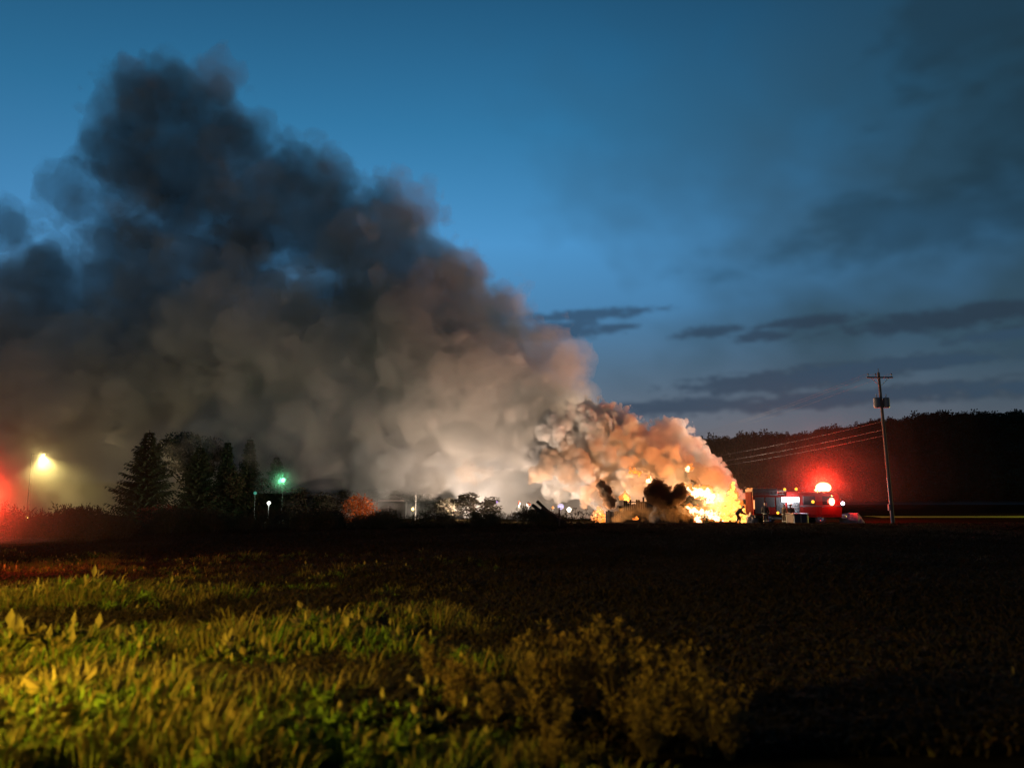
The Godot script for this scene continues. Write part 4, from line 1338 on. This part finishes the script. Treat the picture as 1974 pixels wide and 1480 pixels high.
func build_brush() -> void:
	rng.seed = 55
	var c := Color(0.035, 0.032, 0.016)
	var kinds := [shrub_meshes(1100, 0.055, c, 9), shrub_meshes(1100, 0.05, c, 7, 0.3), shrub_meshes(900, 0.06, Color(0.03, 0.032, 0.015), 11, 0.2), shrub_meshes(1000, 0.045, Color(0.045, 0.032, 0.016), 8, 0.5)]
	# rows of brush along the field's far edge: nearer at the left, by the crest at the right
	var marks := [[30, "under the street lamp"], [110, "in the lamplit gap left of the spruces"], [190, "just left of the tall spruce"], [280, "below the tall dark spruce"], [350, "between the two nearest spruces"], [410, "below the narrow spruce"], [470, "left of the dim teal lamp"], [545, "below the green lamp"], [620, "right of the green lamp"], [694, "below the orange-tinted bush"], [755, "below the shed's red-lit eave"], [800, "below the yellow lamp"], [860, "right of the yellow lamp"], [912, "below the pink round tree"], [965, "right of the pink round tree"], [1010, "below the red lamps"], [1050, "below the cut trunks"], [1105, "below the round white lamp"]]
	var order := ["frontmost", "second", "third", "fourth", "fifth", "sixth", "seventh", "eighth", "ninth", "tenth", "eleventh", "twelfth", "thirteenth", "fourteenth", "fifteenth", "sixteenth", "seventeenth", "eighteenth", "nineteenth", "twentieth"]
	var plan := []
	for k in 140:
		var u := rng.randf()
		var px := lerpf(-60.0, 1085.0, u)
		plan.append([px, lerpf(31.0, 64.0, pow(u, 0.85)) + rng.randf_range(-1.5, 7.0)])
	for px in [968.0, 984.0, 1000.0, 1014.0, 1030.0, 1046.0, 1060.0, 1074.0, 1088.0, 1100.0, 1114.0, 1128.0]:
		plan.append([px, rng.randf_range(60.0, 63.5)])
	plan.sort_custom(func(p, q): return p[1] < q[1])
	var counts := {}
	for k in plan.size():
		var px: float = plan[k][0]
		var d: float = plan[k][1]
		var p := on_ground(px, d)
		var top: float = 990.0 + 6.0 * sin(px * 0.031) + rng.randf_range(-6, 9)
		if px > 560.0 and px < 1000.0:
			top = 988.0 + rng.randf_range(-5, 8)
		if px > 1000.0:
			top = lerpf(978.0, 1003.0, (px - 1000.0) / 130.0) + rng.randf_range(-3, 6)
		var h := maxf(at(px, top, d).y - p.y, 0.35)
		p.y -= 0.05
		var near := 0
		for m in marks.size():
			if absf(marks[m][0] - px) < absf(marks[near][0] - px):
				near = m
		counts[near] = counts.get(near, -1) + 1
		var which: String = order[mini(counts[near], order.size() - 1)]
		var place: String = marks[near][1]
		if counts[near] > 0:
			which += " back"
		var label := ("red-lit shrub, %s from the field, %s" if px < 320.0 else "dark leafy shrub, %s from the field, %s") % [which, place]
		shrub(kinds[k % 4], "shrub", label, "shrub", p, Vector3(h * 1.5, h * 1.12, h * 1.5), rng.randf() * TAU, "red-lit shrubs at the left end of the brush" if px < 320.0 else "dark shrubs in the band of brush")
	var orange_tinted := shrub_meshes(1500, 0.06, Color(0.42, 0.10, 0.02), 10, 0.5)  # leaf colour holds the orange light that falls on this bush
	shrub(orange_tinted, "bush", "bush with orange light put into its leaf colour, left of the shed", "bush", Vector3(at(694, 960, 78).x, -0.32, -78), Vector3(3.4, 2.6, 2.6), 0.4)
	var red_tinted := shrub_meshes(1300, 0.06, Color(0.16, 0.05, 0.03), 9, 0.6)  # red of the beacon put into the leaf colour
	shrub(red_tinted, "bush", "twiggy bush tinted for the red beacon light at the foot of the tall dark spruce", "bush", Vector3(at(312, 960, 60).x, -0.05, -60), Vector3(3.2, 1.55, 2.2), 1.1)
	shrub(shrub_meshes(500, 0.08, Color(0.06, 0.12, 0.04), 6, 0.4), "bush", "small green bush silhouetted before the white-hot flames", "bush", Vector3(at(1357, 960, 77.5).x, -0.32, -77.5), Vector3(1.6, 0.75, 1.0), 0.3)
	# umbel weeds against the pale smoke
	for k in 9:
		var px: float = [1092, 1103, 1112, 1119, 1127, 1135, 1144, 1152, 1122][k]
		var top: float = [985, 983, 980, 986, 982, 988, 985, 992, 994][k]
		var d := 60.0 + rng.randf_range(-2, 3)
		var p := on_ground(px, d)
		var h := at(px, top, d).y - p.y
		var st := Leaves.new()
		var l := Leaves.new()
		var wood := Color(0.03, 0.03, 0.02)
		var head := Vector3(rng.randf_range(-0.15, 0.15), h, 0)
		st.tube(Vector3.ZERO, head - Vector3(0, 0.12, 0), 0.016, 0.01, wood, 4)
		for e in 2:
			var br := Vector3(rng.randf_range(-0.3, 0.3), h * rng.randf_range(0.65, 0.9), rng.randf_range(-0.2, 0.2))
			st.tube(Vector3(head.x * 0.5, h * 0.4, 0), br, 0.01, 0.007, wood, 3)
			umbel(l, st, br, 0.10, wood)
		umbel(l, st, head, 0.15, wood)
		for e in 40:
			var q := Vector3(rng.randf_range(-0.22, 0.22), rng.randf_range(0.05, h * 0.55), rng.randf_range(-0.2, 0.2))
			var dir := ball() * 0.16
			l.leaf(q, dir, dir.cross(ball()).normalized() * 0.03, shade(wood))
		var t := thing("umbel_weed", "%s dark umbel weed from the left, standing before the pale smoke" % ["first", "second", "third", "fourth", "sixth", "seventh", "eighth", "ninth", "fifth"][k], "weed", p, 0.0, "umbel weeds before the pale smoke")
		obj("stem", st.mesh(), woody, t)
		obj("flower_heads", l.mesh(), leafy, t).set_meta("kind", "stuff")

func umbel(l: Leaves, st: Leaves, c: Vector3, r: float, wood: Color) -> void:
	for k in 9:
		var a := TAU * k / 9.0
		var p := c + Vector3(cos(a) * r, rng.randf_range(-0.02, 0.04), sin(a) * r) * rng.randf_range(0.5, 1.0)
		st.tube(c - Vector3(0, 0.12, 0), p, 0.005, 0.004, wood, 3)
		for e in 4:
			var dir := ball() * 0.05
			l.leaf(p, dir, dir.cross(ball()).normalized() * 0.025, wood)

func build_site() -> void:
	rng.seed = 66
	var low := Vector3(0, -0.32, 0)
	fire_engine(Vector3(at(1452, 960, 76).x, -0.32, -76))
	portable_tank(Vector3(at(1535, 960, 72.5).x, -0.32, -72.5))
	var m := smoke_mesh([Vector4(-0.4, 0.35, 0, 0.55), Vector4(0.3, 0.40, 0, 0.55), Vector4(0.8, 0.15, 0.1, 0.4)], 0.07, billows(0.7, 2, 5), 0.12, 0.0, 0.25, 0.0)
	tag(obj("covered_heap", m, flat(Color(0.16, 0.15, 0.18), 0.8)), "low rounded grey heap just right of the fire engine's nose", "heap")
	get_node("covered_heap").position = Vector3(at(1638, 960, 77).x, -0.42, -77)
	m = smoke_mesh([Vector4(0, 0.35, 0, 0.36), Vector4(0.05, 0.75, 0, 0.32), Vector4(-0.15, 0.2, 0.1, 0.35)], 0.06, billows(0.6, 2, 6), 0.10, 0.0, 0.2, 0.0)
	tag(obj("covered_heap", m, flat(Color(0.14, 0.13, 0.14), 0.8)), "pale rounded heap between the flames and the fire engine's tail", "heap")
	get_node("covered_heap_001").position = Vector3(at(1450, 960, 77).x, -0.32, -77)
	var coat := flat(Color(0.025, 0.02, 0.015), 0.9)
	var tan_ := flat(Color(0.12, 0.09, 0.05), 0.9)
	var trim := flat(Color(0.8, 0.75, 0.5), 0.35)
	var hat := flat(Color(0.05, 0.045, 0.04), 0.4)
	person("stooping person in dark gear silhouetted against the tall yellow flame", Vector3(at(1423, 960, 72.0).x, -0.22, -72.0), 1.25, stoop(), coat, trim, hat)
	person("person in dark gear standing by the fire engine's rear lockers", Vector3(at(1475, 960, 72.4).x, -0.24, -72.4), 2.7, stand(), coat, trim, hat)
	person("person with bright reflective trim, left of the pair below the white glow panels", Vector3(at(1510, 960, 74.0).x, -0.32, -74.0), 1.9, stand(0.03, "front"), tan_, trim, hat)
	person("person half hidden behind the dark water tank below the white glow panels", Vector3(at(1524, 960, 74.4).x, -0.32, -74.4), 2.9, stand(0.05, "front"), coat, trim, hat)
	charred_wall(Vector3(at(1202, 960, 79).x, -0.32, -79.0))
	debris_heap(Vector3(at(1262, 960, 79).x, -0.32, -79.2))
	log_stack(Vector3(at(1040, 960, 62).x, 0.0, -62.0))
	var post := obj("post", rod(Vector3.ZERO, Vector3(0, 1.35, 0), 0.06, 0.05), flat(Color(0.03, 0.025, 0.02)))
	post.position = Vector3(at(1078, 960, 60).x, 0, -60)
	tag(post, "short dark post sticking out of the brush right of the cut trunks", "post")
	shed(Vector3(at(726, 960, 95).x, -0.32, -95.0))
	var thin := obj("thin_pole", rod(Vector3.ZERO, Vector3(0, 2.7, 0), 0.05), flat(Color(0.3, 0.28, 0.25)))
	thin.position = Vector3(at(801, 960, 90).x, -0.32, -90)
	tag(thin, "thin pale pole standing in front of the yellow-lit trees", "pole")
	# lamps
	var g := Vector3(0, -0.32, 0)
	work_lamp("white_lamp", "round white lamp shining between the umbel weeds and the short post", Vector3(at(1097, 960, 78).x, -0.32, -78), at(1097, 985, 78).y + 0.45, Color(1.0, 0.86, 0.68), 10.0, WHITE, Vector3(0.20, 0.20, 0.1), Vector3(0, 0.1, -0.6))
	work_lamp("blue_lamp", "small flat blue lamp above and left of the round white lamp", Vector3(at(1081, 960, 82).x, -0.32, -82), at(1081, 979, 82).y + 0.45, Color(0.25, 0.25, 1.0), 2.5, 4.0, Vector3(0.30, 0.07, 0.1))
	work_lamp("blue_lamp", "faint violet-blue lamp beside the pink round tree", Vector3(at(958, 960, 82).x, -0.32, -82), at(958, 970, 82).y + 0.45, Color(0.5, 0.3, 1.0), 1.0, 2.0, Vector3(0.06, 0.12, 0.06))
	work_lamp("red_lamp", "upright red lamp over the brush, left of the cut trunks", Vector3(at(1001, 960, 80).x, -0.32, -80), at(1001, 972, 80).y + 0.45, Color(1.0, 0.22, 0.10), 1.3, 0.8, Vector3(0.10, 0.22, 0.08))
	work_lamp("red_lamp", "red lamp over the brush, closest to the left side of the cut trunks", Vector3(at(1019, 960, 80).x, -0.32, -80), at(1019, 975, 80).y + 0.45, Color(1.0, 0.22, 0.10), 1.5, 1.0, Vector3(0.22, 0.10, 0.08))
	work_lamp("red_lamp", "orange-red lamp in the brush just right of the cut trunks", Vector3(at(1066, 960, 78).x, -0.32, -78), at(1066, 981, 78).y + 0.45, Color(1.0, 0.28, 0.06), 1.3, 0.8, Vector3(0.12, 0.14, 0.08))
	work_lamp("green_lamp", "bright green lamp on a thin post among the dark trees", Vector3(at(544, 960, 80).x, -0.32, -80), at(544, 928, 80).y + 0.45, Color(0.10, 1.0, 0.35), 7.0, GREEN, Vector3(0.18, 0.20, 0.12), Vector3(0, 0.0, 0.5))
	work_lamp("white_lamp", "small white lamp low among the dark trees, below left of the green one", Vector3(at(518, 960, 78).x, -0.32, -78), at(518, 972, 78).y + 0.45, Color(0.95, 1.0, 0.85), 6.0, 30.0, Vector3(0.16, 0.11, 0.1))
	work_lamp("green_lamp", "dim teal lamp left of the bright green one", Vector3(at(491, 960, 80).x, -0.32, -80), at(491, 953, 80).y + 0.45, Color(0.05, 0.5, 0.35), 0.35, 1.0, Vector3(0.16, 0.16, 0.1))
	work_lamp("yellow_lamp", "yellow lamp low in the brush below the shed's right corner", Vector3(at(796, 960, 76).x, -0.32, -76), at(796, 984, 76).y + 0.45, Color(1.0, 0.75, 0.25), 4.0, 9.0, Vector3(0.12, 0.16, 0.1), Vector3(-0.6, 0.3, -0.3))
	work_lamp("yellow_lamp", "tiny yellow lamp over the red-lit shrubs at the far left", Vector3(at(54, 960, 70).x, -0.2, -70), at(54, 997, 70).y + 0.2, Color(1.0, 0.7, 0.15), 5.0, 6.0, Vector3(0.11, 0.14, 0.1))
	street_lamp(Vector3(at(75, 960, 98).x, -0.32, -98), at(75, 880, 98).y + 0.45)
	# two lamps just outside the picture at the left: a red warning beacon and an amber flood lamp that lights the grass
	work_lamp("red_beacon", "red warning beacon on a stand beside the brush, left end", on_ground(-75, 20.0), 2.0, Color(1.0, 0.035, 0.015), 14.0, BEACON, Vector3(0.22, 0.22, 0.22), Vector3(0.5, 0, 0))
	work_lamp("amber_lamp", "amber flood lamp on a stand in the near grass, left", Vector3(-6.1, ground_height(-6.1, -5.4), -5.4), 1.6, Color(1.0, 0.70, 0.06), 20.0, AMBER, Vector3(0.25, 0.2, 0.2), Vector3(0.5, 0, 0))
	work_lamp("white_lamp", "added unseen white lamp low behind the small thin tree left of the pink round tree", Vector3(at(880, 960, 89).x, -0.32, -89), 1.0, Color(1.0, 0.78, 0.62), 1.2, 145.0, Vector3(0.08, 0.08, 0.1), Vector3(0, 0.4, -0.5))  # added out of sight to brighten the pale smoke
	work_lamp("white_lamp", "added unseen white lamp low behind the brush left of the red lamps", Vector3(at(1010, 960, 79.5).x, -0.32, -79.5), 1.0, Color(1.0, 0.76, 0.58), 1.2, 145.0, Vector3(0.08, 0.08, 0.1), Vector3(0, 0.4, -0.5))  # unseen lamp added to light the left side of the billows
	work_lamp("yellow_lamp", "added unseen yellow lamp low in the haze between the street lamp and the tall spruce", Vector3(at(165, 960, 88).x, -0.32, -88), 0.8, Color(1.0, 0.74, 0.32), 1.2, 55.0, Vector3(0.08, 0.08, 0.08), Vector3(0, 0.5, -0.5))  # hidden lamp added to warm the low smoke bank
	work_lamp("amber_lamp", "amber flood lamp on a stand farther off beside the brush, left", Vector3(-10.6, ground_height(-10.6, -12.6), -12.6), 2.4, Color(1.0, 0.64, 0.06), 20.0, AMBER * 0.45, Vector3(0.25, 0.2, 0.2), Vector3(0.5, 0, 0))
	work_lamp("yellow_lamp", "yellow lamp beside the far verge, right end", Vector3(68, 0, -88), 2.4, Color(1.0, 0.85, 0.15), 8.0, 600.0, Vector3(0.2, 0.2, 0.2), Vector3(-0.5, 0, -0.3))
	# the pole and its wires
	var foot := on_ground(1719, 70.0)
	var head := at(1694, 718, 70.0)
	utility_pole("utility_pole", "tall leaning utility pole with two transformers at the right", foot, head, true)
	var far_foot := Vector3(17.0, -0.5, -152.0)
	utility_pole("utility_pole", "utility pole behind the smoke where the wires run to", far_foot, far_foot + Vector3(0, 11.5, 0), false)
	var up := (head - foot) / (head - foot).length()
	var h := (head - foot).length()
	var names := ["upper left overhead wire running from the crossarm into the smoke", "middle overhead wire running from the crossarm into the smoke", "upper right overhead wire running from the crossarm into the smoke"]
	for k in 3:
		var x: float = [-1.0, -0.35, 1.0][k]
		wire(names[k], foot + up * (h - 0.1) + Vector3(x, 0, 0.18), far_foot + Vector3(x, 11.4, 0.18), 1.6, 0.006)
	var lows := [[8.6, 8.3, 0.008, "highest of the lower cables running left from the pole over the dark hill"], [7.9, 7.5, 0.012, "middle lower cable, brightest streak over the dark hill"], [7.4, 6.9, 0.010, "lowest cable running left from the pole, just above the red glow"]]
	for q in lows:
		wire(q[3], foot + up * q[0] + Vector3(-0.15, 0, 0), far_foot + Vector3(0, q[1], 0), 1.0, q[2])

const WHITE := 135.0
const GREEN := 15.0
const BEACON := 20.0
const AMBER := 82.0

func build_grass() -> void:
	rng.seed = 88
	var green := Color(0.060, 0.105, 0.010)
	var olive := Color(0.07, 0.085, 0.014)
	var straw := Color(0.12, 0.085, 0.028)
	var lean := Vector3(0.35, 0, -0.1)
	var tufts := [tuft_mesh(26, 0.31, 0.0075, 0.12, lean, green, straw, 0.12), tuft_mesh(22, 0.40, 0.008, 0.14, lean, olive, straw, 0.25), tuft_mesh(26, 0.30, 0.007, 0.14, lean * 0.4, green, olive, 0.3), tuft_mesh(18, 0.5, 0.007, 0.12, lean * 0.2, straw, olive, 0.3), tuft_mesh(34, 0.26, 0.010, 0.30, lean, Color(0.020, 0.014, 0.006), Color(0.032, 0.019, 0.008), 0.5),
		rosette_mesh(30, 0.26, green, olive), rosette_mesh(26, 0.20, olive, straw), rosette_mesh(34, 0.32, Color(0.065, 0.075, 0.014), straw)]
	var spots := [[], [], [], [], [], [], [], []]
	var patch := FastNoiseLite.new()
	patch.seed = 12
	patch.frequency = 0.24
	patch.fractal_octaves = 4
	var sort := FastNoiseLite.new()
	sort.seed = 15
	sort.frequency = 0.35
	sort.fractal_octaves = 3
	for k in 76000:
		var d := 3.4 + 26.0 * pow(rng.randf(), 1.8)
		var x := rng.randf_range(-0.70, 0.70) * d + rng.randf_range(-1.5, 1.5)
		var n := patch.get_noise_2d(x, d)
		if n < -0.10 and rng.randf() < 0.90:
			continue
		var right := clampf((x / d + 0.1) * 1.6, 0, 1)
		var kind := 0
		var r := rng.randf() * 0.8 + sort.get_noise_2d(x, d) * 0.9 + 0.1
		if r < 0.10: kind = 7
		elif r < 0.20: kind = 5
		elif r < 0.42 - 0.25 * right: kind = 0
		elif r < 0.56: kind = 1
		elif r < 0.70: kind = 2
		elif r < 0.80: kind = 6
		else: kind = 3
		if kind >= 5 and rng.randf() < 0.45 + 0.4 * smoothstep(-1.0, 1.5, x):
			continue
		var bare := (0.72 * smoothstep(-5.0, -1.8, x + (d - 6.0) * 0.35) + 0.25 * smoothstep(-0.5, 2.0, x)) + 0.10 * smoothstep(9.0, 15.0, d)  # grass thinned towards the right so the ground there looks unlit
		if rng.randf() < bare:
			continue
		var s := rng.randf_range(0.5, 1.2) * (1.0 + n * 1.1) * (1.0 - 0.55 * smoothstep(-4.0, 1.5, x))
		s *= lerpf(1.0, 0.6, smoothstep(9.0, 20.0, d))
		var turn := rng.randf_range(-1.3, 1.3) + sort.get_noise_2d(x + 40.0, d) * 2.0
		if kind >= 5:
			turn = rng.randf() * TAU
		spots[kind].append(Transform3D(Basis(Vector3.UP, turn).scaled(Vector3(s, s * rng.randf_range(0.8, 1.1), s)), Vector3(x, ground_height(x, -d) - 0.02, -d)))
	for k in 34000:
		var d := 7.5 + 62.5 * pow(rng.randf(), 1.35)
		var x := rng.randf_range(-0.68, 0.68) * d
		var n := patch.get_noise_2d(x * 0.5, d * 0.5)
		var s := rng.randf_range(0.6, 1.1) * (1.0 + n * 0.6)
		s *= lerpf(1.0, 0.45, smoothstep(40.0, 60.0, d))
		spots[4].append(Transform3D(Basis(Vector3.UP, rng.randf() * TAU).scaled(Vector3(s * 1.4, s * 0.9, s * 1.4)), Vector3(x, ground_height(x, -d) - 0.02, -d)))
	var what := ["long green grass in the near field", "tall olive grass mixed into the near field", "short green grass between the taller tufts", "dry straw-coloured grass in the near field", "dark rough grass over the far part of the field", "green leafy ground weeds among the grass", "small browning ground weeds among the grass", "low broad-leaved weeds in the near field"]
	for k in 8:
		scatter("field_grass" if k < 5 else "ground_weeds", tufts[k], spots[k], what[k])
	# tall dry weeds right of the middle
	var brown := Color(0.11, 0.072, 0.026)
	var weeds := [weed_meshes(91, brown, 0.35), weed_meshes(92, brown, 0.5), weed_meshes(93, Color(0.12, 0.075, 0.028), 0.3)]
	var list := [[1035, 6.6, 0.72, 0, "narrow brown weed with a forked top, left edge of the weed clumps"], [1078, 6.8, 0.80, 2, "tall thin brown weed with the single pointed tip"], [1195, 6.7, 0.86, 1, "tallest bushy brown weed at the left of the wide clump"], [1285, 6.5, 0.74, 1, "broad brown weed in the middle of the wide clump"], [1345, 6.3, 0.66, 0, "rounded brown weed at the right of the wide clump"], [1390, 6.2, 0.5, 1, "low spreading brown weed at the far right of the clumps"],
		[1150, 7.0, 0.66, 2, "slim brown weed in the gap between the two weed clumps"], [1240, 6.1, 0.5, 0, "short brown weed at the foot of the wide clump"], [885, 6.9, 0.52, 2, "lone brown stalk left of the weed clumps"], [845, 7.6, 0.55, 2, "thin upright stalk farthest left of the tall weeds"], [955, 6.6, 0.45, 0, "small brown weed between the lone stalk and the forked weed"], [1060, 5.8, 0.45, 0, "low brown weed in front of the forked one"]]
	for q in list:
		var p := on_ground(q[0], q[1] + 0.9)
		var pair: Array = weeds[q[3]]
		var t := thing("tall_weed", q[4], "weed", p, rng.randf() * TAU, "tall dry weeds right of the middle")
		t.scale = Vector3(q[2] * 1.1, q[2] * 1.22, q[2] * 1.1)
		obj("foliage", pair[0], leafy, t)
		obj("stem", pair[1], woody, t)
